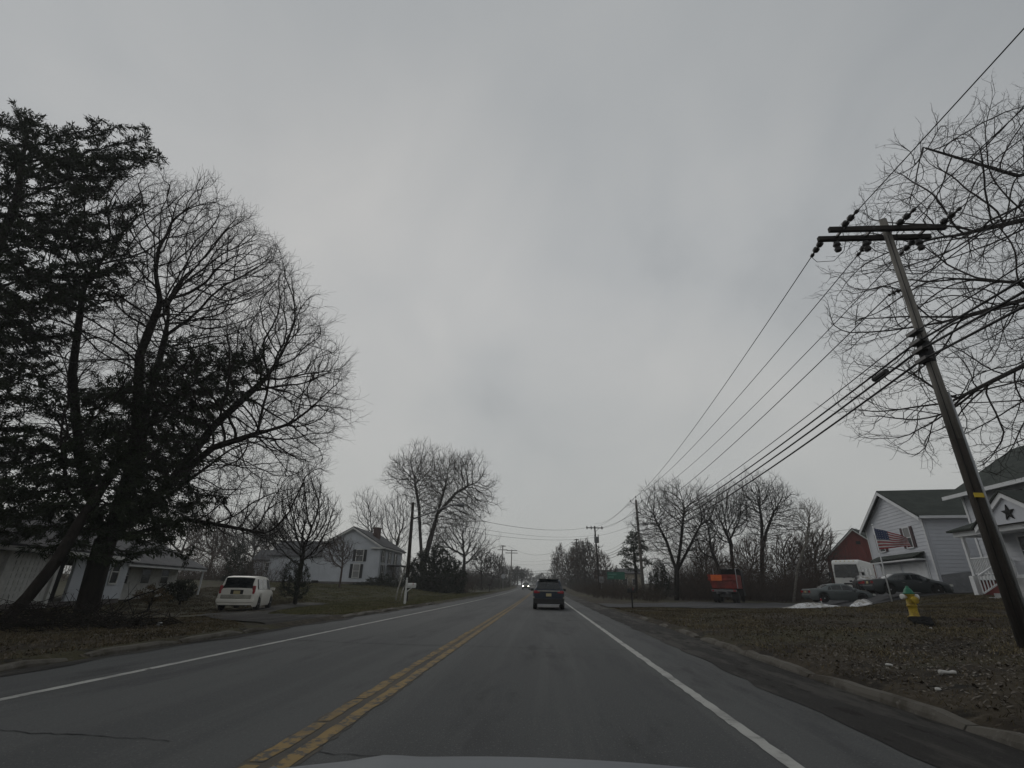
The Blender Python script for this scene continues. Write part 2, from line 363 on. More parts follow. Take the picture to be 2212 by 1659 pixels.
# kerbs
def kerb(xf, blocks, h, w, seed):
    rg = random.Random(seed); mb = MB()
    for y0, y1 in blocks:
        ys = np.linspace(y0, y1, max(3, int((y1 - y0) / .35))); rows = []
        for i, y in enumerate(ys):
            x = xf(y) + rg.uniform(-.012, .012); hh = h + rg.uniform(-.015, .012); e = .05 if i in (0, len(ys) - 1) else 0
            z = float(rz_(y)); rows.append([(x - w / 2 - .04, y, z - .1), (x - w / 2, y, z + hh - .05 - e), (x - w / 2 + .04, y, z + hh - e), (x + w / 2 - .04, y, z + hh - e), (x + w / 2, y, z + hh - .04 - e), (x + w / 2 + .02, y, z - .1)])
        mb.sheet(rows)
        for r in (rows[0], rows[-1]): mb.add(r, [tuple(range(6))])
    return struct(mb.build('kerb', M['kerb'], smooth=False))
kerb(lambda y: 4.17 + .02 * math.sin(y * .4) + .012 * max(0, y - 8), [(-12, 2.9), (2.93, 5.9), (5.93, 8.9), (8.93, 11.9), (11.95, 14.8), (15.3, 17.6), (19, 20.2), (22.6, 24.5)], .10, .2, 3)
kerb(lambda y: -7.58 - .02 * math.sin(y * .5), [(-12, 3.8), (3.82, 6.9), (7.0, 8.3), (8.7, 10.9), (10.92, 13.2), (13.25, 14.4), (19.8, 21.4), (21.5, 24), (24.6, 27.5), (28.2, 31), (34, 36)], .10, .22, 4)
# ------------------------------------------------------------------ trees: limbs grown towards points that fill the crown
def in_poly(poly, x, z):
    c = np.zeros(len(x), bool); n = len(poly)
    for i in range(n):
        x0, z0 = poly[i]; x1, z1 = poly[i - 1]
        if z0 == z1: continue
        k = ((z0 > z) != (z1 > z)) & (x < (x1 - x0) * (z - z0) / (z1 - z0) + x0); c ^= k
    return c
def edge_dist(poly, x, z):
    d = np.full(len(x), 1e9); n = len(poly)
    for i in range(n):
        a = np.array(poly[i - 1]); b = np.array(poly[i]); ab = b - a; L = max(ab @ ab, 1e-9)
        t = np.clip(((x - a[0]) * ab[0] + (z - a[1]) * ab[1]) / L, 0, 1)
        d = np.minimum(d, np.hypot(x - a[0] - t * ab[0], z - a[1] - t * ab[1]))
    return d
def fill_poly(poly, y0, thick, n, rng, soft=.0):
    """points filling a crown whose middle section (x, z) is poly and which is rounded to +-thick in y"""
    poly = [tuple(p) for p in poly]; A = np.array(poly); out = np.zeros((0, 3))
    while len(out) < n:
        x = rng.uniform(A[:, 0].min(), A[:, 0].max(), n * 2); z = rng.uniform(A[:, 1].min(), A[:, 1].max(), n * 2)
        k = in_poly(poly, x, z); x, z = x[k], z[k]; d = edge_dist(poly, x, z)
        h = thick * np.sqrt(1 - (1 - np.clip(d / thick, 0, 1)) ** 2)
        out = np.concatenate([out, np.stack([x, y0 + rng.uniform(-1, 1, len(x)) * h, z], 1)])
    out = out[:n]; j = soft * math.sqrt(max((A[:, 0].max() - A[:, 0].min()) * thick, .01))
    return out + rng.normal(size=out.shape) * j
def clump(att, rng, k, share=.7, sig=.085):
    """draw most crown points together into k uneven clumps"""
    c = att[rng.choice(len(att), k, replace=False)]; R_ = (att.max(0) - att.min(0)) * sig; n = int(len(att) * share)
    w_ = rng.uniform(.3, 1, k); i = rng.choice(k, n, p=w_ / w_.sum()); out = att.copy(); out[:n] = c[i] + rng.normal(size=(n, 3)) * R_ * rng.uniform(.6, 1.5, k)[i][:, None]; return out
def limb_points(limbs, rng, per_m=26, spread=.30, droop=.0):
    """points strewn along limbs (from, to), denser and wider towards the tip"""
    out = []
    for a, b in limbs:
        a = np.array(a, float); b = np.array(b, float); L = np.linalg.norm(b - a); n = max(6, int(L * per_m)); t = rng.uniform(0, 1, n) ** .8
        q = a + (b - a) * t[:, None]; q[:, 2] -= droop * np.sin(PI * t) * L; s = spread * (.5 + .9 * np.sin(PI * np.clip(t * .85 + .12, 0, 1)))
        out.append(q + rng.normal(size=q.shape) * s[:, None] * (1, 1, .55))
    return np.concatenate(out)
def fill_ell(c, r, n, rng, shell=.45):
    v = rng.normal(size=(n, 3)); v /= np.linalg.norm(v, axis=1)[:, None]; q = rng.uniform(0, 1, n) ** shell
    return np.array(c) + v * q[:, None] * np.array(r)
def grow(trunk, att, D, di, dk, rng, wander=.25, trop=(0, 0, .05), maxit=260, maxn=30000, keep_on=.35):
    pos = np.zeros((maxn, 3)); par = np.full(maxn, -1); n = 0; nk = np.zeros(maxn, int)
    tips = []
    for chain, p0 in trunk:                      # chain of points, index of the parent node
        pr = p0
        for p in chain:
            pos[n] = p; par[n] = pr; pr = n; n += 1
        tips.append(pr)
    nd = np.full(len(att), 1e9); ni = np.zeros(len(att), int); done = 0
    trop = np.array(trop)
    for it in range(maxit):
        if n > done:
            for s in range(done, n, 400):
                e = min(n, s + 400); dd = np.linalg.norm(att[:, None, :] - pos[None, s:e, :], axis=2); j = dd.argmin(1); m = dd[np.arange(len(att)), j]
                b = m < nd; nd[b] = m[b]; ni[b] = j[b] + s
            done = n
        keep = nd > dk; att, nd, ni = att[keep], nd[keep], ni[keep]
        act = nd < di
        if it < 40 and not act.any() and len(att): act = nd < nd.min() * 1.05
        if not act.any() or n > maxn - 2000: break
        dirs = (att[act] - pos[ni[act]]); dirs /= np.linalg.norm(dirs, axis=1)[:, None]
        S = np.zeros((n, 3)); np.add.at(S, ni[act], dirs); ids = np.unique(ni[act]); ids = ids[nk[ids] < 4]
        if len(ids) == 0: break
        d = S[ids]; d /= np.maximum(np.linalg.norm(d, axis=1), 1e-6)[:, None]
        pd = pos[ids] - pos[np.maximum(par[ids], 0)]; pl = np.linalg.norm(pd, axis=1); pd = pd / np.maximum(pl, 1e-6)[:, None]
        d = d + keep_on * pd + rng.normal(size=d.shape) * wander + trop; d /= np.linalg.norm(d, axis=1)[:, None]
        m = len(ids); pos[n:n + m] = pos[ids] + d * D; par[n:n + m] = ids; nk[ids] += 1; n += m
    return pos[:n].copy(), par[:n].copy()
def node_dirs(pos, par):
    d = pos - pos[np.maximum(par, 0)]; d[par < 0] = (0, 0, 1); return d / np.maximum(np.linalg.norm(d, axis=1), 1e-9)[:, None]
def weights(par):
    n = len(par); w = np.zeros(n); ch = np.bincount(par[par >= 0], minlength=n); w[ch == 0] = 1
    for i in range(n - 1, -1, -1):
        if par[i] >= 0: w[par[i]] += w[i]
    return w
def add_twigs(pos, par, w, per, length, rng, wmax=6, up=.15, segs=3, spread=.8, back=None):
    ids = np.where(w <= wmax)[0]; ids = np.repeat(ids, per) if isinstance(per, int) else ids[rng.uniform(size=len(ids)) < per]
    d = node_dirs(pos, par)[ids]; cur = pos[ids] - 0.; pr = ids; n0 = len(pos)
    base = np.maximum(par[ids], 0); t = rng.uniform(0, 1, len(ids))[:, None]; 
    d = d * .6 + rng.normal(size=d.shape) * spread * .6 + np.array((0, 0, up)); d /= np.linalg.norm(d, axis=1)[:, None]
    L = length * rng.uniform(.45, 1.25, len(ids))[:, None]; P_, Q_ = [pos], [par]; n = n0
    for s in range(segs):
        cur = cur + d * L / segs; P_.append(cur); Q_.append(pr); pr = np.arange(n, n + len(ids)); n += len(ids)
        d = d + rng.normal(size=d.shape) * .28 + np.array((0, 0, up * .5)); d /= np.linalg.norm(d, axis=1)[:, None]
    return np.concatenate(P_), np.concatenate(Q_)
def limb_mesh(pos, par, r, sel, name, m, parent, minr=0.):
    """tubes along the chosen segments (node -> its parent)"""
    d = node_dirs(pos, par); n = len(pos)
    order = np.argsort(r); main = np.full(n, -1); ok = par >= 0; o = order[ok[order]]; main[par[o]] = o      # thickest child wins
    ids = np.where(sel & ok)[0]; pi = par[ids]; ismain = main[pi] == ids
    da = np.where(ismain[:, None], d[pi] * .5 + d[ids] * .5, d[ids]); ra = np.where(ismain, r[pi], np.minimum(r[pi], r[ids] * 1.15))
    ch = main[ids]; dn = np.where((ch >= 0)[:, None], d[ids] * .5 + d[np.maximum(ch, 0)] * .5, d[ids]); rb = r[ids]
    Vs, Fs, off = [], [], 0
    for lo, hi, k in ((0, .02, 3), (.02, .09, 5), (.09, 9, 10)):
        q = (ra >= lo) & (ra < hi)
        if not q.any(): continue
        A, B, DA, DB, RA, RB = pos[pi[q]], pos[ids[q]], da[q], dn[q], np.maximum(ra[q], minr), np.maximum(rb[q], minr)
        def ring(c, dd, rr):
            dd = dd / np.maximum(np.linalg.norm(dd, axis=1), 1e-9)[:, None]
            ref = np.array((.91, .37, .18)); x = np.cross(dd, ref); x /= np.maximum(np.linalg.norm(x, axis=1), 1e-6)[:, None]; y = np.cross(dd, x)
            a = 2 * PI * np.arange(k) / k
            return c[:, None, :] + rr[:, None, None] * (np.cos(a)[None, :, None] * x[:, None, :] + np.sin(a)[None, :, None] * y[:, None, :])
        ext = (DB / np.linalg.norm(DB, axis=1)[:, None]) * (RB * .3)[:, None]
        R1 = ring(A, DA, RA); R2 = ring(B + ext, DB, RB); m_ = len(A)
        Vs.append(np.concatenate([R1, R2], 1).reshape(-1, 3)); b = off + np.arange(m_)[:, None] * 2 * k; j = np.arange(k)[None, :]
        F = np.stack([b + j, b + (j + 1) % k, b + k + (j + 1) % k, b + k + j], -1).reshape(-1, 4); Fs.append(F); off += m_ * 2 * k
    if not Vs: return None
    return mesh_np(name, np.concatenate(Vs), np.concatenate(Fs), m, parent, smooth=True)
def leaves(name, c, d, L, W, m, parent, rng):
    """small narrow leaf faces of length L along d"""
    n = len(c); s = rng.normal(size=(n, 3)); s -= d * (s * d).sum(1)[:, None]; s /= np.linalg.norm(s, axis=1)[:, None]
    L = L * rng.uniform(.6, 1.3, n)[:, None]; W = W * rng.uniform(.6, 1.3, n)[:, None]
    V = np.stack([c, c + d * L * .45 + s * W * .5, c + d * L, c + d * L * .55 - s * W * .5], 1).reshape(-1, 3)
    F = np.arange(4 * n).reshape(-1, 4); return mesh_np(name, V, F, m, parent)
def rigid(o_list, t):
    """move meshes made in world space under a thing at t"""
    for o in o_list:
        if o is None: continue
        o.parent = t; co = np.zeros(len(o.data.vertices) * 3, np.float32); o.data.vertices.foreach_get('co', co)
        co = co.reshape(-1, 3) - np.array(t.location, np.float32); o.data.vertices.foreach_set('co', co.ravel()); o.data.update()
GROUP_L = 'bare trees beyond the left verge'; GROUP_R = 'bare trees beyond the right verge'
def bare_tree(label, base, trunk, att, D, rtip, rbase, seed, m, di=None, twigs=2, tlen=.6, wander=.25, trop=(0, 0, .05), group=None, minr=0., wmax=5, name='bare_tree', split=.22, spread=.8, up=.15, tips=None):
    rng = np.random.default_rng(seed); t = thing(name, label, 'tree', base, 0, group)
    pos, par = grow(trunk, att, D, di or D * 7, D * 1.3, rng, wander, trop, keep_on=.85)
    w = weights(par)
    if twigs: pos, par = add_twigs(pos, par, w, twigs, tlen, rng, wmax=wmax, spread=spread, up=up)
    if tips: 
        w = weights(par); pos, par = add_twigs(pos, par, w, tips[0], tips[1], rng, wmax=1, segs=2, spread=.9)
    w = weights(par); p = math.log(max(w.max(), 3)) / math.log(rbase / rtip); r = rtip * w ** (1 / p)
    thick = r > rbase * split
    a = limb_mesh(pos, par, r, thick, 'trunk', m, None, minr); b = limb_mesh(pos, par, r, ~thick, 'branches', m, None, minr)
    rigid([a, b], t); return t, pos, par, r
def chain(*pts, st=.6):
    out = []
    for a, b in zip(pts[:-1], pts[1:]):
        a = np.array(a, float); b = np.array(b, float); n = max(1, int(np.linalg.norm(b - a) / st)); out += [a + (b - a) * i / n for i in range(n)]
    return out + [np.array(pts[-1], float)]

# --- the big maple on the left lawn
YM = 24.
outl = [(545, 1175), (610, 1105), (672, 1010), (708, 905), (722, 800), (712, 735), (690, 690), (640, 610), (590, 545), (560, 488), (505, 450), (430, 450), (360, 442), (290, 470), (235, 560), (195, 650), (110, 790), (70, 920), (170, 1010), (260, 1050), (400, 1085), (480, 1140)]
rng = np.random.default_rng(3)
poly = [PX(x, y, YM) for x, y in outl]
att = clump(fill_poly(poly, YM, 7.5, 10500, rng, .02), rng, 260, .35, .03)
bx, _, _ = P(188, 1312, YM); bz = tz(bx, YM)
t0 = np.array((bx, YM, bz - .2)); fk = np.array((bx - .15, YM, bz + 3.2))
trk = [(chain(t0, t0 + (0, 0, .5), (bx - .1, YM, bz + 1.8), fk, st=.5), -1)]
def limb(pts): return (chain(fk, *[(*PX(x, y, YM)[:1], YM + dy, PX(x, y, YM)[1]) for x, y, dy in pts], st=.55)[1:], len(trk[0][0]) - 1)
trk += [limb([(195, 1010, -.6), (190, 820, -1.), (222, 660, -1.4)]), limb([(270, 1000, 1.), (262, 870, 1.8), (300, 690, 2.2)]), limb([(330, 990, -1.2), (360, 800, -2.), (410, 720, -2.6)]),
        limb([(340, 1040, .8), (430, 900, 1.4), (520, 800, 2.)]), limb([(380, 1060, -.8), (500, 985, -1.6), (600, 960, -2.)]), limb([(390, 1120, .3), (480, 1135, .2), (560, 1150, .5)]),
        limb([(130, 950, .8), (60, 870, 1.4)]), limb([(240, 1080, -2.5), (300, 1000, -4.5)]), limb([(250, 1080, 2.5), (330, 960, 4.8)])]
maple, *_ = bare_tree('huge bare spreading tree with a thick dark trunk on the left lawn', (bx, YM, bz), trk, att, .33, .0050, .46, 3, M['bark'], di=3., twigs=3, tlen=.85, wander=.15, split=.16, wmax=6, name='bare_maple', up=.12, spread=.55)

# --- evergreens
def needle_tree(label, base, trunk, att, D, rbase, seed, per, L, W, m, name='spruce_tree', droop=-.25, di=None, wander=.2, trop=(0, 0, 0), group=None, wmax=8, sc=.55, rtip=.012, bark=None):
    rng = np.random.default_rng(seed); t = thing(name, label, 'tree', base, 0, group)
    pos, par = grow(trunk, att, D, di or D * 8, D * 1.35, rng, wander, trop); w = weights(par)
    p = math.log(max(w.max(), 3)) / math.log(rbase / rtip); r = rtip * w ** (1 / p); thick = r > rbase * .3
    bk = bark or M['bark']
    parts = [limb_mesh(pos, par, r, par >= 0, 'trunk', bk, None)]
    ids = np.where((w <= wmax) & (par >= 0))[0]; ids = np.repeat(ids, per); d = node_dirs(pos, par)[ids]
    c = pos[ids] - d * D * rng.uniform(0, 1, len(ids))[:, None] + rng.normal(size=d.shape) * D * .22
    d = d * .9 + rng.normal(size=d.shape) * sc + np.array((0, 0, droop)); d /= np.linalg.norm(d, axis=1)[:, None]
    parts.append(leaves('foliage', c, d, L, W, m, None, rng)); rigid(parts, t); return t
YS = 19.
sp = [(-60, 330), (-20, 300), (30, 330), (45, 262), (66, 262), (85, 320), (150, 320), (180, 300), (215, 325), (262, 300), (300, 292), (320, 288), (330, 335), (305, 380), (270, 395), (305, 415), (302, 440), (230, 455), (200, 490), (285, 500), (280, 545), (215, 560), (262, 585), (200, 620), (130, 600), (190, 660), (150, 720), (100, 690), (80, 760), (120, 800), (150, 850), (70, 870), (60, 950), (20, 1000), (-80, 1100), (-200, 900), (-220, 560), (-120, 380)]
rng = np.random.default_rng(8)
att = None
sb = np.array((-27.8, YS, tz(-27.8, YS) - .2))
spine = [np.array(q) for q in (sb, (-27.6, YS, 6), (-28., YS, 13), (-28.6, YS, 20), (-30.3, YS, 25.4))]
def spine_at(z):
    zz = [q[2] for q in spine]; return np.array([np.interp(z, zz, [q[k] for q in spine]) for k in (0, 1)] + [z])
tips_ = [(320, 288, 0), (300, 300, .8), (330, 330, .3), (262, 305, -.8), (215, 325, .6), (180, 305, -.5), (145, 325, 0), (300, 390, -1), (303, 425, .5), (255, 440, 1.2), (225, 400, -1.5), (285, 495, -.3), (280, 540, .8), (230, 520, -1.6), (262, 585, 0), (215, 610, 1.), (190, 655, -.6), (160, 560, 2), (150, 712, .3), (105, 690, -1.5), (120, 790, 0), (150, 848, .5), (80, 850, -.9), (60, 940, .2), (100, 610, -2.4), (60, 720, 1.5), (30, 880, -1.2), (110, 470, 2.2), (120, 400, -2.2), (20, 340, .8), (-30, 330, 0), (-90, 420, 1), (-120, 560, -1), (-140, 700, 1.2), (-120, 850, 0), (-60, 980, 0), (20, 470, -3), (-40, 620, 2.6), (60, 560, 3), (200, 460, 2.5), (170, 350, 1.8)]
limbs_ = []
for x, y, dy in tips_:
    e_ = P(x, y, YS); e_[1] += dy; d_ = abs(e_[0] - spine_at(e_[2])[0]); limbs_.append((spine_at(max(2.5, e_[2] - .10 * d_ - .3)), e_))
for k in range(26):
    zz = rng.uniform(5, 21); s0_ = spine_at(zz); an = rng.uniform(0, 2 * PI); L_ = rng.uniform(2.2, 4.6) * (1 - zz / 40); limbs_.append((s0_, s0_ + np.array((L_ * math.cos(an), L_ * math.sin(an), rng.uniform(-.4, .8)))))
limbs_ += [(spine_at(23.2), P(52, 250, YS)), (P(62, 330, YS), P(56, 252, YS))]; limbs_.append((spine_at(24.), spine_at(25.3)))
att = limb_points(limbs_, rng, 31, .44, .03)
trk = [(chain(*spine, st=.5), -1)]
needle_tree('tall ragged dark spruce cut by the left edge of the photo', (sb[0], sb[1], sb[2] + .2), trk, att, .29, .34, 21, 28, .26, .055, M['needles'], wander=.2, trop=(0, 0, .0), di=3.5, wmax=14, droop=-.12)
YH = 21.5
hm = [(-40, 1120), (-60, 1000), (40, 935), (110, 985), (205, 985), (175, 930), (215, 860), (290, 850), (330, 800), (400, 775), (470, 760), (560, 770), (540, 800), (475, 830), (455, 885), (470, 920), (415, 945), (430, 985), (400, 1015), (395, 1060), (430, 1078), (445, 1090), (380, 1110), (395, 1145), (420, 1165), (350, 1160), (330, 1195), (285, 1180), (250, 1150), (150, 1165), (60, 1150)]
rng = np.random.default_rng(9)
att = fill_poly([PX(x, y, YH) for x, y in hm], YH, 2.6, 5200, rng); att = clump(att, rng, 70, .6, .055)
lb = np.array((*P(-12, 1392, 19)[:2], 0)); lb[2] = tz(lb[0], lb[1]) - .1
trk = [(chain(lb, P(60, 1290, 19), P(120, 1215, 19.2), P(165, 1140, 19.8), P(235, 1030, 20.6), P(330, 900, 21.5), st=.45), -1)]
needle_tree('dark drooping evergreen with a leaning trunk in front of the white ranch house', (lb[0], lb[1], lb[2] + .1), trk, att, .30, .21, 22, 30, .26, .052, M['needles'], name='hemlock_tree', wander=.28, droop=-.4, di=4., wmax=12)

# --- further trees on the left
def simple_tree(label, px, ybase, Y, outline, thick, n, D, rtip, rbase, seed, m, forks=(), group=None, twigs=1, tlen=.9, z0=None, trunk_to=None, **k):
    k.setdefault('up', .3); k.setdefault('wmax', 5); k.setdefault('spread', .6); k['wander'] = min(.17, k.get('wander', .17)); k['trop'] = k.get('trop', (0, 0, .16))
    rng = np.random.default_rng(seed); b = P(px, ybase, Y); zb = tz(b[0], Y); base = np.array((b[0], Y, zb))
    att = fill_poly([PX(x, y, Y) for x, y in outline], Y, thick, int(n * 2.), rng, .03); att = clump(att, rng, max(7, int(n ** .5 * .8)))
    top = P(*trunk_to, Y) if trunk_to else np.array((b[0], Y, zb + (att[:, 2].max() - zb) * .3))
    trk = [(chain(base - (0, 0, .15), top, st=D), -1)]; L0 = len(trk[0][0]) - 1
    for f in forks: trk.append((chain(top, *[P(x, y, Y + dy) for x, y, dy in f], st=D)[1:], L0))
    return bare_tree(label, base, trk, att, D, rtip, rbase, seed, m, twigs=twigs, tlen=tlen, group=group, **k)[0]
# double-trunked tree beside the farmhouse
simple_tree('tall bare tree with two diverging trunks just right of the farmhouse', 915, 1285, 74, [(860, 1010), (880, 985), (925, 985), (955, 1000), (985, 988), (1020, 1010), (1044, 1050), (1035, 1085), (1030, 1120), (1000, 1140), (960, 1130), (930, 1140), (905, 1080), (880, 1050)], 5., 3000, .36, .010, .36, 31, M['bark_grey'],
            forks=[[(908, 1160, 0), (905, 1095, .5), (896, 1040, .8)], [(925, 1170, 0), (945, 1110, -.6), (962, 1050, -1)], [(945, 1110, -.4), (985, 1065, -.8), (1010, 1050, -1)]], trunk_to=(913, 1235), twigs=2, tlen=1.25, wander=.3, split=.2, minr=.007, up=.25)
simple_tree('slim pale bare tree rising behind the farmhouse chimney', 795, 1230, 96, [(760, 1130), (775, 1085), (800, 1060), (825, 1080), (835, 1120), (800, 1150)], 3.5, 900, .42, .012, .17, 33, M['bark_grey'], minr=.009, trop=(0, 0, .25))
simple_tree('bare tree with spreading low limbs behind the farmhouse roof', 850, 1240, 92, [(815, 1120), (835, 1078), (860, 1060), (890, 1080), (890, 1160), (850, 1190), (820, 1160)], 4., 1300, .42, .012, .26, 34, M['bark_grey'], minr=.009)
simple_tree('bare gnarled tree behind the dark yew clump on the left', 1000, 1270, 96, [(935, 1180), (945, 1130), (985, 1120), (1010, 1120), (1040, 1150), (1058, 1185), (1040, 1205), (1000, 1195), (960, 1200)], 4., 1400, .40, .013, .30, 35, M['bark'], minr=.009)
simple_tree('small bare tree behind the parked white minivan', 640, 1285, 40, [(590, 1140), (610, 1070), (650, 1028), (690, 1040), (722, 1100), (705, 1150), (668, 1190), (610, 1190)], 3., 2300, .27, .0075, .17, 36, M['bark'], trop=(0, 0, .14), twigs=2, tlen=.6)
simple_tree('little vase-shaped bare tree in front of the farmhouse wall', 730, 1290, 62, [(690, 1200), (700, 1170), (735, 1160), (765, 1190), (750, 1215), (735, 1230), (715, 1225)], 1.8, 800, .22, .008, .12, 37, M['bark_red'], trop=(0, 0, .2), twigs=2, tlen=.5)
# evergreen at the foot of the small tree, yew clump, shrubs
def shrub(label, name, base, outl, Y, thick, n, m, seed, L=.3, W=.14, D=.35, per=7, group=None, rb=.06, droop=0.):
    rng = np.random.default_rng(seed); att = fill_poly([PX(x, y, Y) for x, y in outl], Y, thick, int(n * 1.8), rng); b = P(*base, Y); zb = tz(b[0], Y)
    att[:, 2] = np.maximum(att[:, 2], zb + .1)
    trk = [(chain((b[0], Y, zb - .05), (b[0], Y, zb + .3), st=.2), -1)]
    t = needle_tree(label, (b[0], Y, zb), trk, att, D, rb, seed, per * 3, L * .8, W * .42, m, name=name, droop=droop, wander=.3, sc=.8, group=group, di=D * 30, wmax=20, rtip=.008); t['category'] = 'shrub'; return t
shrub('dark juniper at the foot of the small bare tree behind the minivan', 'evergreen_shrub', (640, 1290), [(600, 1275), (612, 1230), (630, 1205), (660, 1210), (668, 1240), (672, 1275), (650, 1292), (615, 1290)], 39., 1., 420, M['leaves_dark'], 41, L=.25, W=.1, D=.25)
shrub('broad dark yew clump beside the double-trunked tree', 'evergreen_shrub', (950, 1285), [(862, 1285), (880, 1225), (905, 1195), (950, 1168), (975, 1200), (1000, 1215), (1010, 1250), (1002, 1285), (950, 1298), (900, 1292)], 72., 3., 1500, M['leaves_dark'], 42, L=.45, W=.24, D=.4)
shrub('low dark foundation bushes under the farmhouse windows', 'evergreen_shrub', (815, 1283), [(745, 1280), (775, 1262), (800, 1248), (840, 1240), (872, 1262), (880, 1285), (820, 1292), (770, 1290)], 68., 1.2, 560, M['leaves_dark'], 43, L=.4, W=.2, D=.35)
shrub('tan dry ornamental bush in front of the ranch house porch', 'dry_shrub', (325, 1300), [(283, 1296), (295, 1278), (318, 1262), (345, 1265), (368, 1285), (375, 1300), (320, 1302)], 27., .8, 420, M['leaves_tan'], 44, L=.22, W=.06, D=.2)
shrub('square dark hedge bush under the ranch house porch roof', 'evergreen_shrub', (390, 1296), [(348, 1285), (352, 1258), (380, 1253), (420, 1256), (422, 1280), (400, 1298), (365, 1298)], 33., 1., 1100, M['leaves_dark'], 45, L=.25, W=.12, D=.22)
# young birch with two pale stems
bp = P(855, 1292, 45); bt = thing('young_birch', 'two slim leaning pale birch stems on the left lawn', 'tree', (bp[0], 45, tz(bp[0], 45)))
mb = MB(); o_ = np.array((bp[0], 45, tz(bp[0], 45)))
mb.tube([np.array(q) for q in ((0, 0, -.1), (.1, 0, .9), (.35, .05, 1.9), (.75, .1, 3.0), (1.0, .1, 3.7))], [.075, .065, .055, .04, .025], 8)
mb.build('trunk', M['bark_pale'], bt, True)
mb = MB(); mb.tube([(.32, .1, -.1), (.5, .1, .8), (.85, .15, 1.7), (1.1, .15, 2.3)], [.06, .05, .04, .025], 8); mb.build('trunk', M['bark_pale'], bt, True)
# far tree rows, left
def far_tree(label, px, py_base, Y, w, top, seed, m, group, n=240, dz=0):
    n = int(n * 1.8)
    h = py_base - top
    o = [(px - w * .5, top + h * .42), (px - w * .36, top + h * .14), (px - w * .05, top), (px + w * .3, top + h * .1), (px + w * .5, top + h * .4), (px + w * .36, top + h * .66), (px, top + h * .72), (px - w * .38, top + h * .64)]
    wm = abs(P(px + w / 2, top, Y)[0] - P(px - w / 2, top, Y)[0])
    return simple_tree(label, px, py_base, Y, o, wm * .42, n, max(.3, wm * .048), .009 + Y * .0001, .024 * wm, seed, m, group=group, minr=.004 + Y * .00005, twigs=2, tlen=wm * .16, wander=.28, up=.25)
FL = 'grey bare trees in the distance left of the road'
for i, (px, pb, Y, w, top) in enumerate([(1062, 1268, 118, 40, 1195), (1082, 1268, 150, 26, 1195), (1040, 1262, 108, 44, 1185), (1100, 1268, 175, 34, 1222), (1118, 1268, 215, 30, 1228), (1135, 1266, 230, 26, 1230)]):
    far_tree('grey bare tree in the distant row left of the road', px, pb, Y, w, top, 50 + i, M['bark_grey'] if i % 2 else M['bark'], FL)
for i, (px, pb, Y, w, top) in enumerate([(1168, 1266, 330, 22, 1240), (1150, 1266, 360, 20, 1248)]):
    far_tree('tiny bare tree at the far end of the road', px, pb, Y, w, top, 60 + i, M['bark_grey'], 'trees where the road disappears', n=120)
LB = 'bare trees behind the ranch house'
for i, (px, pb, Y, w, top) in enumerate([(380, 1240, 92, 110, 1100), (450, 1240, 84, 90, 1120), (540, 1240, 88, 100, 1110), (300, 1240, 90, 120, 1090), (60, 1250, 80, 150, 1080), (590, 1235, 96, 80, 1125), (490, 1235, 110, 70, 1150), (170, 1240, 88, 120, 1100)]):
    far_tree('grey bare tree in the thicket behind the ranch house', px, pb, Y, w, top, 70 + i, M['bark_red'] if i % 2 else M['bark_grey'], LB, n=330)
shrub('dark upright evergreen left of the farmhouse shed', 'evergreen_shrub', (505, 1270), [(478, 1270), (490, 1215), (510, 1180), (525, 1170), (540, 1215), (545, 1265), (510, 1280)], 70., 2., 500, M['leaves_dark'], 47, L=.5, W=.24, D=.45)

# --- trees on the right
simple_tree('many-limbed bare tree behind the roadside pole on the right', 1462, 1300, 58, [(1385, 1130), (1392, 1085), (1425, 1055), (1465, 1048), (1505, 1060), (1535, 1090), (1540, 1140), (1510, 1195), (1460, 1215), (1410, 1190)], 4.2, 2800, .32, .008, .27, 81, M['bark'], forks=[[(1440, 1170, .6), (1415, 1120, 1)], [(1470, 1180, -.5), (1478, 1100, -.8)], [(1480, 1200, .5), (1515, 1130, .6)]], trunk_to=(1462, 1235), twigs=2, tlen=.75, minr=.007)
simple_tree('bare forked tree left of the tallest one above the thicket', 1585, 1240, 70, [(1525, 1120), (1540, 1080), (1570, 1058), (1600, 1070), (1615, 1110), (1600, 1150), (1560, 1170)], 4., 1700, .36, .009, .22, 82, M['bark'], trunk_to=(1578, 1175), minr=.008, twigs=2, tlen=.9)
simple_tree('tallest bare tree rising from the thicket behind the dump truck', 1640, 1250, 70, [(1590, 1090), (1605, 1055), (1650, 1045), (1690, 1055), (1706, 1095), (1712, 1130), (1680, 1165), (1645, 1170), (1610, 1140)], 4.2, 2300, .35, .009, .28, 83, M['bark'], forks=[[(1646, 1130, 0), (1640, 1090, .5)], [(1655, 1150, 0), (1672, 1105, -.5)]], trunk_to=(1646, 1195), minr=.008, twigs=2, tlen=.9)
simple_tree('thin pale-trunked bare tree between the thicket and the red barn', 1712, 1292, 58, [(1715, 1110), (1730, 1092), (1750, 1090), (1772, 1098), (1775, 1130), (1750, 1160), (1725, 1145)], 2.2, 700, .3, .009, .13, 84, M['bark_mid'], trunk_to=(1722, 1235), minr=.012)
simple_tree('bare tree leaning left above the dump truck', 1555, 1250, 66, [(1490, 1150), (1500, 1110), (1530, 1110), (1545, 1150), (1560, 1190), (1520, 1200)], 2.5, 340, .45, .015, .2, 85, M['bark'], minr=.013)
for i, (px, pb, Y, w, top) in enumerate([(1700, 1270, 66, 70, 1150), (1770, 1270, 64, 80, 1145), (1530, 1265, 72, 70, 1165), (1620, 1270, 66, 90, 1165), (1740, 1272, 72, 60, 1150)]):
    far_tree('bare tangled sapling in the thicket behind the cars', px, pb, Y, w, top, 90 + i, M['bark_red'], 'tangled saplings in the right thicket', n=420)
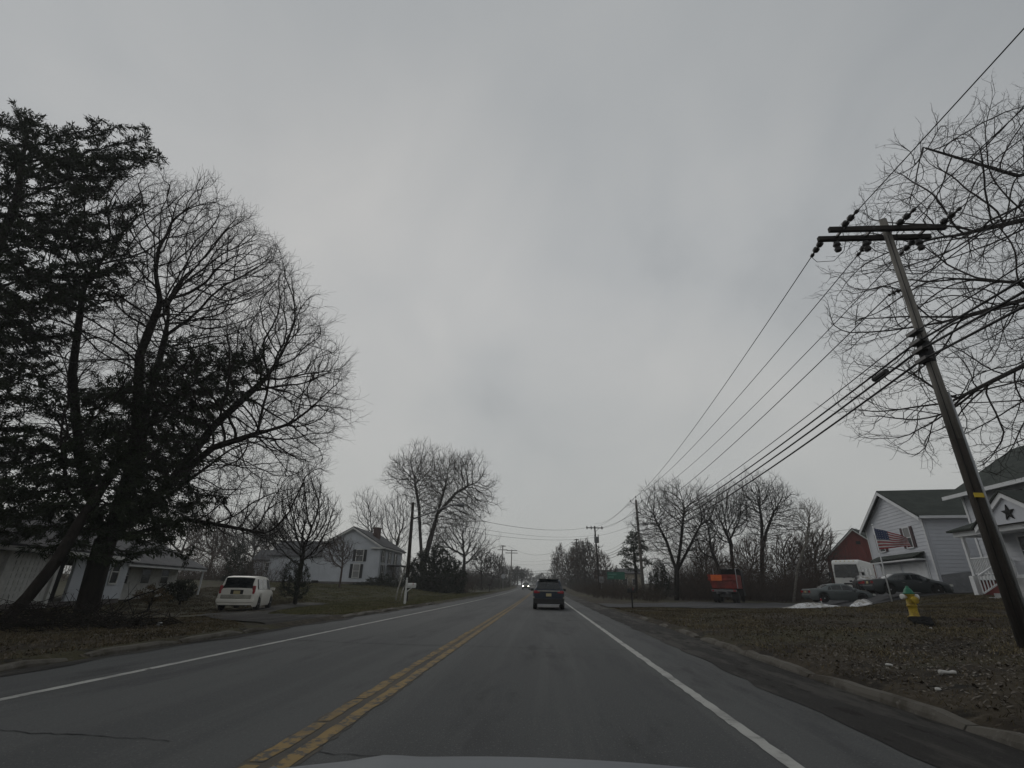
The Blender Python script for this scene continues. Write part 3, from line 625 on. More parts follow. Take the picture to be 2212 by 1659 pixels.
# pine beside the second pole
rng = np.random.default_rng(5); Yp = 64.
pn = [(1350, 1165), (1362, 1146), (1378, 1148), (1392, 1170), (1402, 1190), (1398, 1205), (1412, 1215), (1400, 1225), (1375, 1215), (1385, 1235), (1360, 1228), (1335, 1226), (1348, 1210), (1330, 1195), (1345, 1185)]
b = P(1377, 1300, Yp); b[2] = tz(b[0], Yp)
trk = [(chain(b - (0, 0, .1), P(1373, 1230, Yp), P(1366, 1155, Yp), st=.4), -1)]
needle_tree('dark green pine with layered tufts beside the green road sign', b, trk, fill_poly([PX(x, y, Yp) for x, y in pn], Yp, 1.6, 1300, rng), .4, .16, 23, 22, .32, .08, M['needles_pine'], name='pine_tree', droop=.1, di=3.)
shrub('dark cedar between the pine and the many-limbed bare tree', 'evergreen_shrub', (1420, 1292), [(1398, 1285), (1400, 1240), (1420, 1205), (1440, 1225), (1452, 1262), (1445, 1288), (1420, 1295)], 66., 1.6, 480, M['leaves_dark'], 48, L=.4, W=.2, D=.4)
shrub('small dark evergreen behind the green road sign', 'evergreen_shrub', (1330, 1262), [(1318, 1262), (1322, 1235), (1332, 1218), (1342, 1240), (1344, 1262), (1330, 1268)], 120., 1.5, 200, M['leaves_dark'], 49, L=.6, W=.3, D=.6)
FR = 'grey bare trees lining the road on the right'
for i, (px, pb, Y, w, top) in enumerate([(1212, 1275, 150, 34, 1182), (1232, 1275, 135, 36, 1188), (1255, 1278, 122, 46, 1165), (1275, 1280, 110, 50, 1172), (1300, 1280, 104, 44, 1195), (1200, 1272, 190, 24, 1205), (1245, 1275, 160, 40, 1185)]):
    far_tree('grey bare tree in the roadside row on the right', px, pb, Y, w, top, 100 + i, M['bark_grey'] if i % 2 else M['bark_red'], FR, n=330)

# --- branches of the tree that stands beyond the right edge of the photo
YR = 14.5
rng = np.random.default_rng(12)
rt = [(1820, 575), (1900, 520), (1880, 470), (1930, 400), (1900, 355), (1985, 310), (2050, 245), (2140, 215), (2330, 150), (2600, 180), (2700, 500), (2640, 900), (2400, 1000), (2200, 965), (2060, 940), (1985, 960), (1930, 880), (1900, 800), (1925, 740), (1870, 640)]
att = fill_poly([PX(x, y, YR) for x, y in rt], YR + 1., 4.2, 3300, rng, .03)
b = np.array((20.5, YR + 1.5, tz(20.5, YR + 1.5))); fk = b + (0, 0, 4.8)
trk = [(chain(b - (0, 0, .2), fk, st=.4), -1)]; L0 = len(trk[0][0]) - 1
for q in ([(2330, 860, 0), (2212, 790, -.8), (2050, 870, -1.2)], [(2400, 760, 1.), (2240, 640, .5), (2060, 690, 0)], [(2500, 620, .5), (2330, 450, 0), (2190, 480, -.6), (2060, 510, -1)], [(2520, 560, 1.), (2400, 330, 2.), (2200, 380, 2.2), (2000, 320, 1.5)], [(2560, 500, 0), (2500, 250, -.5)], [(2350, 720, -2.5), (2200, 610, -3), (2040, 600, -3.2)]):
    trk.append((chain(fk, *[P(x, y, YR + 1. + d) for x, y, d in q], st=.4)[1:], L0))
bare_tree('bare tree reaching in from the right edge behind the nearest pole', b, trk, att, .30, .0031, .24, 14, M['bark_fg'], di=2.6, twigs=1, tlen=.8, wander=.08, trop=(-.03, 0, .01), split=.2, wmax=4, tips=(2, .16), spread=.36)
# ------------------------------------------------------------------ undergrowth, grass, leaf litter (uncountable)
def brush(name, pts, n, h, m, seed, r=.012, lean=.35, twig=2):
    """thicket of thin stems rooted inside a ground polygon (x, y)"""
    rng = np.random.default_rng(seed); A = np.array(pts); x = rng.uniform(A[:, 0].min(), A[:, 0].max(), n * 4); y = rng.uniform(A[:, 1].min(), A[:, 1].max(), n * 4)
    k = in_poly([tuple(p) for p in pts], x, y); x, y = x[k][:n], y[k][:n]; n = len(x); z = T(x, y)
    hh = h(x, y) if callable(h) else h
    hh = hh * rng.uniform(.35, 1.1, n) * (1 + .25 * np.sin(x * 1.3) * np.sin(y * .9)); pos = [np.stack([x, y, z - .05], 1)]; par = [np.full(n, -1)]; rad = [np.full(n, r * 1.6)]
    cur = pos[0]; pr = np.arange(n); d = rng.normal(size=(n, 3)) * lean + (0, 0, 1); cnt = n
    for s in range(4):
        d = d + rng.normal(size=d.shape) * .22; d /= np.linalg.norm(d, axis=1)[:, None]; cur = cur + d * (hh / 4)[:, None]
        pos.append(cur); par.append(pr); rad.append(np.full(n, r * (1.3 - .28 * s))); pr = np.arange(cnt, cnt + n); cnt += n
        for q in range(twig):
            td = d * .7 + rng.normal(size=d.shape) * .6; td /= np.linalg.norm(td, axis=1)[:, None]; c2 = cur; p2 = pr
            for u in range(2):
                c2 = c2 + td * (hh * .14)[:, None]; td = td + rng.normal(size=d.shape) * .25; pos.append(c2); par.append(p2); rad.append(np.full(n, r * .6)); p2 = np.arange(cnt, cnt + n); cnt += n
    pos = np.concatenate(pos); par = np.concatenate(par); rad = np.concatenate(rad)
    o = limb_mesh(pos, par, rad, np.ones(len(pos), bool), name, m, None); o['kind'] = 'stuff'; return o
def gp(x, y, Y): q = P(x, y, Y); return (q[0], Y)
brush('undergrowth', [gp(1470, 1280, 58), gp(1600, 1280, 60), gp(1720, 1280, 57), gp(1785, 1280, 60), gp(1785, 1280, 74), gp(1480, 1280, 78)], 2400, lambda x, y: 3.2 + 2.2 * np.sin((x - 14) * .22) ** 2, M['bark_red'], 1, r=.010)
brush('undergrowth', [(6.2, 60), (11., 52), (14, 60), (15.5, 110), (7.5, 150), (6.5, 100)], 2200, 1.7, M['leaves_brown'], 2, r=.012, twig=2)
brush('undergrowth', [(8.5, 100), (16, 95), (16, 170), (7, 170)], 900, 3.8, M['bark_grey'], 3, r=.02, twig=2)
brush('undergrowth', [(-46, 70), (-37, 64), (-36, 92), (-62, 92), (-66, 60), (-56, 62)], 1300, 4.0, M['bark_red'], 4, r=.018)
brush('undergrowth', [(-30, 100), (-11.5, 100), (-9.5, 128), (-9.5, 200), (-28, 200)], 1500, 3.6, M['bark_grey'], 5, r=.022)
brush('undergrowth', [(-23, 73), (-11.5, 73), (-10, 84), (-22, 86)], 420, 4.2, M['bark_red'], 9, r=.014)
brush('undergrowth', [(16, 66), (40, 66), (40, 84), (16, 84)], 900, 5., M['bark_grey'], 6, r=.02)
brush('undergrowth', [(-14, 205), (-22, 300), (-40, 330), (-60, 330), (-30, 205)], 500, 6., M['bark_grey'], 7, r=.05)
brush('undergrowth', [(6, 180), (0, 260), (-12, 330), (30, 330), (30, 180)], 600, 6., M['bark_grey'], 8, r=.05)

def grass(name, poly, n, h, cols, seed, near=None, ph=None):
    rng = np.random.default_rng(seed); A = np.array(poly); x = rng.uniform(A[:, 0].min(), A[:, 0].max(), n * 3); y = A[:, 1].min() + (A[:, 1].max() - A[:, 1].min()) * rng.uniform(0, 1, n * 3) ** (1.6 if near else 1)
    k = in_poly([tuple(p) for p in poly], x, y); x, y = x[k][:n], y[k][:n]
    patch = np.sin(x * 1.7 + 2 * np.sin(y * .8)) * np.sin(y * 1.3 + x * .5); k = (patch + rng.uniform(-1, 1, len(x)) > -.35) if ph is None else (np.sin(x * .9 + ph + 1.7 * np.sin(y * .5)) * np.sin(y * .7 + ph) + .5 * np.sin(x * 2.9 - y) + rng.uniform(-.5, .5, len(x)) > .45); x, y = x[k], y[k]; n = len(x)
    z = T(x, y); a = rng.uniform(0, 2 * PI, n); hh = h * rng.uniform(.4, 1.3, n); w = .005 + .0006 * y; le = rng.uniform(.3, 1.6, n) * hh
    b = rng.uniform(0, 2 * PI, n)
    p0 = np.stack([x - np.cos(a) * w, y - np.sin(a) * w, z - .01], 1); p1 = np.stack([x + np.cos(a) * w, y + np.sin(a) * w, z - .01], 1)
    p2 = np.stack([x + np.cos(b) * le, y + np.sin(b) * le, z + hh], 1); V = np.stack([p0, p1, p2], 1).reshape(-1, 3)
    o = mesh_np(name, V, np.arange(3 * n).reshape(-1, 3), cols); o['kind'] = 'stuff'; return o
M['grass_brown'] = mat('dead_grass', (.105, .083, .052), .9, .4, .9, spec=.1, col2=(.045, .038, .022))
M['grass_olive'] = mat('olive_grass', (.135, .128, .062), .9, .4, .7, spec=.1, col2=(.070, .070, .034))
grass('grass', [(4.32, 1.5), (16, 8), (30, 30), (24, 38), (4.6, 37)], 130000, .045, M['grass_brown'], 1)
M['grass_straw'] = mat('straw_grass', (.19, .155, .095), .9, .3, 1.5, spec=.1, col2=(.10, .085, .05))
grass('grass', [(4.6, 9), (11, 10), (26, 30), (22, 37), (4.6, 36)], 60000, .05, M['grass_straw'], 9, near=True, ph=2.1)
grass('grass', [(-7.8, 20.5), (-12.6, 23.8), (-17.2, 42), (-42, 70), (-18, 70), (-8.2, 90)], 50000, .05, M['grass_straw'], 10, near=True, ph=.7)
grass('grass', [(-12, 24), (-17, 30), (-20, 45), (-30, 60), (-40, 60), (-26, 24)], 60000, .07, M['grass_brown'], 5)
grass('grass', [(-7.75, 3), (-7.9, 14), (-13, 21), (-26, 25), (-24, 12)], 90000, .05, M['grass_brown'], 2)
grass('grass', [(-7.8, 20.5), (-9.6, 21), (-12.6, 23.8), (-15, 30), (-17.2, 42), (-24, 46), (-42, 70), (-18, 70), (-8.2, 90), (-7.9, 40)], 170000, .05, M['grass_olive'], 3, near=True)
# fallen leaves and wet scraps on the right verge
def litter(name, poly, n, s, m, seed):
    rng = np.random.default_rng(seed); A = np.array(poly); x = rng.uniform(A[:, 0].min(), A[:, 0].max(), n * 4); y = rng.uniform(A[:, 1].min(), A[:, 1].max(), n * 4)
    k = in_poly([tuple(p) for p in poly], x, y); x, y = x[k][:n], y[k][:n]; n = len(x); c = np.stack([x, y, T(x, y) + .012], 1)
    a = rng.uniform(0, 2 * PI, n); d1 = np.stack([np.cos(a), np.sin(a), rng.normal(size=n) * .35], 1); d2 = np.stack([-np.sin(a), np.cos(a), rng.normal(size=n) * .35], 1)
    L = s * rng.uniform(.4, 1.4, n)[:, None]; W = L * rng.uniform(.4, .9, n)[:, None]
    V = np.stack([c - d1 * L, c - d2 * W, c + d1 * L, c + d2 * W], 1).reshape(-1, 3); o = mesh_np(name, V, np.arange(4 * n).reshape(-1, 4), m); o['kind'] = 'stuff'
M['leaf_wet'] = mat('wet_fallen_leaf', (.085, .066, .045), .6, .6, 40., spec=.3, col2=(.03, .022, .016))
M['leaf_pale'] = mat('pale_fallen_leaf', (.13, .115, .095), .6, .4, 40., spec=.3)
litter('fallen_leaves', [(4.4, 2), (9, 5), (12, 18), (8, 24), (4.5, 12)], 5200, .028, M['leaf_wet'], 1)
litter('fallen_leaves', [(4.6, 3), (8, 6), (9.5, 12), (6, 13), (4.6, 8)], 1500, .022, M['leaf_pale'], 2)
litter('fallen_leaves', [(-7.8, 4), (-8, 14), (-16, 22), (-22, 20)], 4000, .035, M['leaf_wet'], 3)
litter('fallen_leaves', [(3.2, 1), (4.1, 1), (4.2, 24), (3.3, 24)], 900, .02, M['leaf_wet'], 4)

# ------------------------------------------------------------------ houses
class Fr:
    """wall plane: u along the wall, z up, d outwards"""
    def __init__(s, o, u, flip=False):
        s.o = np.array((o[0], o[1], o[2] if len(o) > 2 else 0.), float); s.u = unit((u[0], u[1], 0)); s.n = np.array((s.u[1], -s.u[0], 0)) * (-1 if flip else 1)
    def p(s, u, z, d=0.): return s.o + s.u * u + s.n * d + np.array((0, 0, z))
    def box(s, mb, u0, u1, z0, z1, d0, d1): mb.box(s.p((u0 + u1) / 2, (z0 + z1) / 2, (d0 + d1) / 2), (abs(u1 - u0), abs(d1 - d0), abs(z1 - z0)), ax=(s.u, s.n, (0, 0, 1)))
def clap(mb, fr, poly, step=.22, lap=.024):
    """clapboard courses over a convex wall outline [(u, z)]"""
    zs = [q[1] for q in poly]; z = min(zs)
    def span(h):
        us = []
        for (u0, z0), (u1, z1) in zip(poly, poly[1:] + poly[:1]):
            if abs(z1 - z0) < 1e-9:
                if abs(z0 - h) < 1e-6: us += [u0, u1]
            elif min(z0, z1) - 1e-9 <= h <= max(z0, z1) + 1e-9: us.append(u0 + (u1 - u0) * (h - z0) / (z1 - z0))
        return (min(us), max(us)) if us else None
    while z < max(zs) - 1e-3:
        z2 = min(z + step, max(zs)); a = span(z + 1e-4); b = span(z2 - 1e-4)
        if a and b:
            mb.add([fr.p(a[0], z, lap), fr.p(a[1], z, lap), fr.p(b[1], z2, .003), fr.p(b[0], z2, .003), fr.p(a[0], z, 0), fr.p(a[1], z, 0)], [(0, 1, 2, 3), (4, 5, 1, 0)])
        z = z2
def wall(fr, poly, parent, m, t=.15, step=.27, name='wall', plain=False):
    mb = MB(); mb.prism([fr.p(u, z, 0 if not plain else .02) for u, z in poly], fr.n * -t)
    if not plain: clap(mb, fr, poly, step)
    return mb.build(name, m, parent)
def window(fr, parent, u, z, w, h, shut=None, trim=None, pane=None, top_lt=False, mull=True):
    trim = trim or M['trim']; mb = MB(); t = .09; d0, d1 = .036, .085
    fr.box(mb, u - w / 2 - t, u - w / 2, z - t, z + h + t, d0, d1); fr.box(mb, u + w / 2, u + w / 2 + t, z - t, z + h + t, d0, d1)
    fr.box(mb, u - w / 2, u + w / 2, z + h, z + h + t, d0, d1); fr.box(mb, u - w / 2 - .02, u + w / 2 + .02, z - t, z, d0, d1 + .03)
    if mull: fr.box(mb, u - w / 2, u + w / 2, z + h * .5 - .03, z + h * .5 + .03, d0, d1 - .01)
    f = mb.build('window', trim, parent)
    mb = MB(); fr.box(mb, u - w / 2, u + w / 2, z, z + (h * .5 if top_lt else h), .035, .046); mb.build('pane', pane or M['pane'], f)
    if top_lt: mb = MB(); fr.box(mb, u - w / 2, u + w / 2, z + h * .5, z + h, .035, .048); mb.build('pane', M['pane_lt'], f)
    if shut:
        for s in (-1, 1):
            mb = MB(); c = u + s * (w / 2 + t + .22); fr.box(mb, c - .20, c + .20, z - .05, z + h + .05, .036, .072)
            for k in range(9): fr.box(mb, c - .15, c + .15, z + .03 + h * k / 9, z + .03 + h * k / 9 + h * .05, .072, .082)
            mb.build('shutter', shut, parent)
    return f
def gable_roof(mb, A, B, n, half, z_e, z_r, over=.35, t=.14, endo=.35):
    """ridge from A to B (x, y), slopes down to +-n * half; A/B ends overhang endo"""
    A = np.array((*A, 0.)); B = np.array((*B, 0.)); d = unit(B - A); n = np.array((*n, 0.)); A = A - d * endo; B = B + d * endo
    k = (z_r - z_e) / half
    for s in (-1, 1):
        r0 = A + (0, 0, z_r); r1 = B + (0, 0, z_r); e0 = A + s * n * (half + over) + (0, 0, z_e - k * over); e1 = B + s * n * (half + over) + (0, 0, z_e - k * over)
        up = np.array((0, 0, t)); mb.add([r0, r1, e1, e0, r0 + up, r1 + up, e1 + up, e0 + up], [(0, 1, 2, 3), (4, 7, 6, 5), (0, 4, 5, 1), (2, 6, 7, 3), (1, 5, 6, 2), (0, 3, 7, 4)])
def rake(mb, fr, u0, u1, zE, zR, over, w=.2, d0=.0, d1=.06, k=None):
    um = (u0 + u1) / 2; half = (u1 - u0) / 2; k = (zR - zE) / half
    for s in (-1, 1):
        a = (um, zR); b = (um + s * (half + over), zE - k * over)
        pl = [fr.p(a[0], a[1] - .002, d0), fr.p(b[0], b[1] - .002, d0), fr.p(b[0], b[1] - w, d0), fr.p(a[0], a[1] - w, d0)]; mb.prism(pl, fr.n * (d1 - d0))

# --- right: the white two-storey house with its garage wing
hx, hy = 29.4, 40.6; H0 = 1.25
house = thing('white_house', 'white two-storey house with dark green roof, garage wing and railed porch on the right', 'house', (hx, hy, H0))
def under(o):      # world-space mesh -> child of the house
    o.data.transform(Matrix.Translation(Vector((-hx, -hy, -H0)))); return o
def fin(parent_thing, objs_before):
    off = Matrix.Translation(-Vector(parent_thing.location))
    for o in list(COL.objects):
        if o.name in objs_before or o.type != 'MESH': continue
        q = o
        while q.parent is not None: q = q.parent
        if q == parent_thing and o.data.users == 1: o.data.transform(off)
def names(): return set(o.name for o in COL.objects)
snap = names()
gu = unit((31.25 - 29.4, 50.8 - 40.6, 0)); GL = 10.3                        # garage gable front, near corner -> far corner
gn = np.array((-gu[1], gu[0], 0))                                            # outwards, to the road
gf = Fr((hx, hy, 0), gu, flip=True)
zE, zR = 6.95, 9.6
wall(gf, [(0, H0 - .3), (GL, H0 - .3), (GL, zE), (GL / 2, zR), (0, zE)], house, M['siding'])
gs = Fr((hx, hy, 0), -gn); depth = 11.
wall(Fr((hx, hy, 0), (-gn[0], -gn[1])), [(.16, 2.6), (depth, 4.1), (depth, zE - .02), (.16, zE - .02)], house, M['siding'])
wall(Fr((hx, hy, 0), (-gn[0], -gn[1])), [(.16, H0 - .4), (depth, H0 - .4), (depth, 4.06), (.16, 2.56)], house, M['siding_grey'], t=.12, plain=True)
fo = np.array((hx, hy, 0)) + gu * GL
wall(Fr(fo, (-gn[0], -gn[1]), flip=True), [(.16, H0 - .3), (depth, H0 - .3), (depth, zE - .02), (.16, zE - .02)], house, M['siding'])
mb = MB(); mid = np.array((hx, hy, 0)) + gu * GL / 2
gable_roof(mb, mid[:2], (mid - gn * depth)[:2], gu[:2], GL / 2, zE, zR, .45, .14, .4); roof1 = mb.build('roof', M['shingle'], house)
mb = MB(); gf2 = Fr(np.array((hx, hy, 0)) + gn * .41, gu, flip=True); rake(mb, gf2, 0, GL, zE, zR, .45, .26, 0, .05); mb.build('barge_board', M['trim'], house)
mb = MB()
Fs = Fr((hx, hy, 0), (-gn[0], -gn[1])); Fs.box(mb, -.35, depth, zE - .32, zE - .12, .40, .50); Fs.box(mb, -.0, depth, zE - .16, zE - .1, .03, .40)
mb.build('gutter', M['trim'], house)
for u0, u1 in ((-.02, .14), (GL - .14, GL + .02)): mb = MB(); gf.box(mb, u0, u1, H0, zE - .05, .036, .06); mb.build('corner_board', M['trim'], house)
for u in (2.75, 7.7): window(gf, house, u, 4.75, .95, 1.5, M['shutter'], top_lt=True)
# garage doors under a little pent roof
mb = MB(); gf.box(mb, 1.1, 9.0, 3.78, 3.9, .03, .75)
mb.prism([gf.p(.95, 3.9, .85), gf.p(9.15, 3.9, .85), gf.p(9.15, 4.28, .03), gf.p(.95, 4.28, .03)], (0, 0, .06)); mb.build('pent_roof', M['shingle'], house)
mb = MB(); gf.box(mb, 1.0, 9.1, 3.70, 3.80, .03, .8); gf.box(mb, .98, 1.06, 1.3, 3.7, .037, .07); gf.box(mb, 9.0, 9.08, 1.3, 3.7, .037, .07); mb.build('garage_trim', M['trim'], house)
for u0 in (1.25, 5.3):
    mb = MB(); gf.box(mb, u0, u0 + 3.6, 1.2, 3.55, .036, .056)
    for k in range(4):
        for j in range(4): gf.box(mb, u0 + .12 + j * .88, u0 + .82 + j * .88, 1.3 + k * .57, 1.76 + k * .57, .056, .068)
    mb.build('garage_door', M['trim'], house)
# main block
mx, my = 27.7, 34.2
mu = unit((-.06, -1, 0)); mn = np.array((-1, .06, 0)); mn = unit(mn); ML = 15.; MD = 9.
mf = Fr((mx, my, 0), mu); zE2, zR2 = 7.6, 10.4
if (mf.n @ mn) < 0: mf = Fr((mx, my, 0), mu, flip=True)
wall(mf, [(0, 2.3), (ML, 2.3), (ML, zE2), (0, zE2)], house, M['siding'])
wall(mf, [(0, H0 - .4), (ML, H0 - .4), (ML, 2.28), (0, 2.28)], house, M['red_found'], t=.12, plain=True, name='foundation')
side = Fr((mx, my, 0), -mn)
side = Fr((mx, my, 0), -mn, flip=(side.n @ mu) > 0)
wall(side, [(.16, H0 - .4), (MD, H0 - .4), (MD, zE2), (MD / 2, zR2 - .1), (.16, zE2)], house, M['siding'])
wall(Fr(mf.p(ML, 0, 0), -mn), [(.16, H0 - .4), (MD, H0 - .4), (MD, zE2), (MD / 2, zR2 - .1), (.16, zE2)], house, M['siding'])
mb = MB(); rA = np.array((mx, my, 0)) - mn * MD / 2; rB = rA + mu * ML
gable_roof(mb, rA[:2], rB[:2], mn[:2], MD / 2, zE2, zR2, .75, .16, .55); mb.build('roof', M['shingle'], house)
mb = MB(); mf.box(mb, -.6, ML, zE2 - .52, zE2 - .30, .70, .82); mf.box(mb, -.6, ML, zE2 - .36, zE2 - .30, .03, .70); mb.build('gutter', M['trim'], house)
mb = MB(); mf.box(mb, -.02, .14, 2.3, zE2 - .37, .036, .06); mb.build('corner_board', M['trim'], house)
window(mf, house, 3.6, 5.35, 1.0, 1.5, M['shutter']); window(mf, house, 8.2, 5.35, 1.0, 1.5, M['shutter'])
window(mf, house, 3.6, 2.9, .8, 1.5, None); window(mf, house, 10.2, 2.9, .9, 1.5, M['shutter'])
mb = MB(); mf.box(mb, 6.2, 7.2, 2.35, 4.4, .026, .07); mb.build('front_door', M['shutter'], house)
# porch
pd = 2.3; pz = 2.28; zp = 4.75
mb = MB(); mf.box(mb, 2.1, 12.6, pz - .22, pz, .03, pd); mb.build('porch_floor', M['trim'], house)
mb = MB(); mf.box(mb, 2.2, 12.4, H0 - .3, pz - .24, .06, pd - .2); mb.build('porch_base', M['red_found'], house)
mb = MB(); mf.box(mb, 1.8, 12.9, zp - .28, zp, pd - .1, pd + .18); mf.box(mb, 1.8, 2.02, zp - .28, zp, .03, pd - .1); mf.box(mb, 2.02, 12.9, zp - .12, zp - .06, .03, pd - .1); mb.build('porch_beam', M['trim'], house)
mb = MB()
e0, e1, r0, r1 = mf.p(1.6, zp + .0, pd + .4), mf.p(13., zp + .0, pd + .4), mf.p(3.2, zp + 1.0, .04), mf.p(13., zp + 1.0, .04)
s0 = mf.p(1.6, zp, .04); up = np.array((0, 0, .1))
mb.add([e0, e1, r1, r0, e0 + up, e1 + up, r1 + up, r0 + up], [(0, 1, 2, 3), (4, 7, 6, 5), (0, 4, 5, 1), (0, 3, 7, 4), (1, 5, 6, 2)])
mb.add([e0, r0, s0, e0 + up, r0 + up, s0 + up], [(0, 1, 2), (3, 5, 4), (0, 2, 5, 3)])
mb.build('porch_roof', M['shingle'], house)
mb = MB(); ug0, ug1 = 4.5, 8.7; um = (ug0 + ug1) / 2
mb.prism([mf.p(ug0, zp + .02, pd + .42), mf.p(ug1, zp + .02, pd + .42), mf.p(um, zp + 1.45, pd + .42)], mf.n * -.1); ped = mb.build('pediment', M['siding'], house)
mb = MB()
for s in (-1, 1):
    a = np.array((um, zp + 1.62)); b = np.array((um + s * 2.5, zp + .0))
    mb.prism([mf.p(a[0], a[1], pd + .44), mf.p(b[0], b[1], pd + .44), mf.p(b[0], b[1] - .24, pd + .44), mf.p(a[0], a[1] - .28, pd + .44)], mf.n * .1)
mb.build('pediment_trim', M['trim'], house)
mb = MB()
for s in (-1, 1):
    a0, a1 = mf.p(um, zp + 1.63, pd + .6), mf.p(um, zp + 1.63, .05); b0, b1 = mf.p(um + s * 2.7, zp - .06, pd + .6), mf.p(um + s * 2.7, zp - .06, .05)
    mb.add([a0, a1, b1, b0, a0 + up, a1 + up, b1 + up, b0 + up], [(0, 1, 2, 3), (4, 7, 6, 5), (0, 4, 5, 1), (2, 6, 7, 3), (0, 3, 7, 4)])
mb.build('porch_roof', M['shingle'], house)
mb = MB(); st = []
for k in range(10):
    a = PI / 2 + k * PI / 5; rr = .42 if k % 2 == 0 else .17; st.append(mf.p(um + rr * math.cos(a), zp + .55 + rr * math.sin(a), pd + .425))
mb.prism(st, mf.n * .05); mb.build('star', M['dark'], house)
for u in (2.2, 4.9, 8.5, 12.2):
    mb = MB(); mf.box(mb, u, u + .16, pz, zp - .28, pd - .05, pd + .11); mb.build('porch_post', M['trim'], house)
for u in (2.1, 4.8):
    mb = MB(); mf.box(mb, u, u + .32, H0 - .3, pz, pd + .01, pd + .25); mb.build('porch_pier', M['trim'], house)
def railing(a, b, za, zb, n, parent, hgt=.95):
    mb = MB(); a = np.array((*a, 0)); b = np.array((*b, 0)); A = a + (0, 0, za); B = b + (0, 0, zb)
    mb.beam(A + (0, 0, hgt), B + (0, 0, hgt), .08, .07); mb.beam(A + (0, 0, .1), B + (0, 0, .1), .06, .06)
    for k in range(n + 1):
        q = A + (B - A) * k / n; mb.box(q + (0, 0, hgt / 2 + .05), (.045, .045, hgt - .14))
    return mb.build('railing', M['trim'], parent)
railing(mf.p(2.4, 0, pd + .03)[:2], mf.p(4.9, 0, pd + .03)[:2], pz, pz, 20, house); railing(mf.p(8.7, 0, pd + .03)[:2], mf.p(12.2, 0, pd + .03)[:2], pz, pz, 26, house)
railing(mf.p(2.28, 0, .1)[:2], mf.p(2.28, 0, pd - .1)[:2], pz, pz, 16, house)
mb = MB()
for k in range(6): mf.box(mb, 5.3, 8.2, H0 - .3, pz - .19 * (k + 1) + .02, pd + .0 + .3 * k, pd + .3 * (k + 1))
mb.build('steps', M['porch_floor'], house)
for u in (5.2, 8.3): railing(mf.p(u, 0, pd + .1)[:2], mf.p(u, 0, pd + 1.9)[:2], pz, pz - 1.05, 11, house)
fin(house, snap)

# --- flagpole and flag
fpx, fpy = P(1922, 1280, 37)[:2]; fz = tz(fpx, fpy)
fpl = thing('flagpole', 'slim white flagpole standing between the parked cars', 'flagpole', (fpx, fpy, fz))
mb = MB(); mb.tube([(0, 0, -.1), (0, 0, 4.9)], [.045, .03], 8); mb.build('shaft', M['trim'], fpl, True)
mb = MB(); mb.lathe([(.005, 4.88), (.05, 4.92), (.06, 4.97), (.04, 5.02), (.003, 5.04)], n=10); mb.build('finial', M['trim'], fpl, True)
flag = thing('flag', 'stars and stripes flag blowing to the right against the white garage wing', 'flag', (fpx, fpy, fz + 4.75))
def cloth(u, v):      # u along the fly, v up the hoist (0..1 from the top)
    W_, H_ = 2.55, 1.45
    sag = .62 * u ** 1.15 - .20 * u * v
    return (u * W_ * .88 * (1 - .18 * v * (1 - u)) + .06 * v, .16 * math.sin(7 * u + 2 * v) * u + .05 * math.sin(15 * u), -v * H_ * (1 - .45 * u) - sag + .05 * math.sin(6 * u + 3 * v) * u)
def flag_part(name, m, us, vs, d=0.):
    mb = MB(); g = [[cloth(u, v) for v in vs] for u in us]; mb.sheet(g)
    mb.sheet([[(x, y + .006, z) for x, y, z in row] for row in g]); return mb.build(name, m, flag, True)
U = lambda a, b, n: [a + (b - a) * i / n for i in range(n + 1)]
flag_part('canton', M['flag_blue'], U(.0, .4, 12), U(0, 7 / 13, 10))
for k in range(13):
    flag_part('stripe', M['flag_red'] if k % 2 == 0 else M['flag_white'], U(.4 if k < 7 else .0, 1, 26), U(k / 13, (k + 1) / 13, 2))
mb = MB()
for r_ in range(5):
    for c_ in range(6):
        q = cloth(.03 + c_ * .065, (.06 + r_ * .105)); mb.lathe([(.022, -.012), (.022, .012)], c=(q[0], q[1], q[2]), n=5, axis='y')
mb.build('star', M['flag_white'], flag)

# --- red barn
snap = names()
bL = P(1785, 1205, 75); bu = np.array((.71, -.70, 0)); bd = np.array((.70, .71, 0)); rat = P(1842, 1143, 1.)[0]; hw = (rat * 75 - bL[0]) / (.71 + .70 * rat); bR = P(1842, 1143, 75 - .70 * hw); by = bR[1]; bz0 = 1.2
barn = thing('red_barn', 'dark red gabled barn behind the white motorhome', 'barn', (bR[0], by, bz0))
bf = Fr((bL[0], 75, 0), bu); eZ, rZ = bL[2], bR[2]
wall(bf, [(0, bz0 - .3), (2 * hw, bz0 - .3), (2 * hw, eZ), (hw, rZ), (0, eZ)], barn, M['red_wood'], step=.3)
wall(Fr((bL[0], 75, 0), bd, flip=True), [(.16, bz0 - .3), (10, bz0 - .3), (10, eZ), (.16, eZ)], barn, M['red_wood'], step=.3)
mb = MB(); gable_roof(mb, bR[:2], (bR + bd * 10)[:2], bu[:2], hw, eZ, rZ, .4, .14, .4); mb.build('roof', M['shingle'], barn)
mb = MB(); rake(mb, Fr(np.array((bL[0], 75, 0)) - bd * .41, bu), 0, 2 * hw, eZ, rZ, .4, .2, 0, .05); mb.build('barge_board', M['trim_old'], barn)
mb = MB(); bf.box(mb, hw * 1.0, hw * 1.0 + .5, rZ - 2.0, rZ - 1.6, .03, .09); mb.build('vent', M['dark'], barn)
fin(barn, snap)

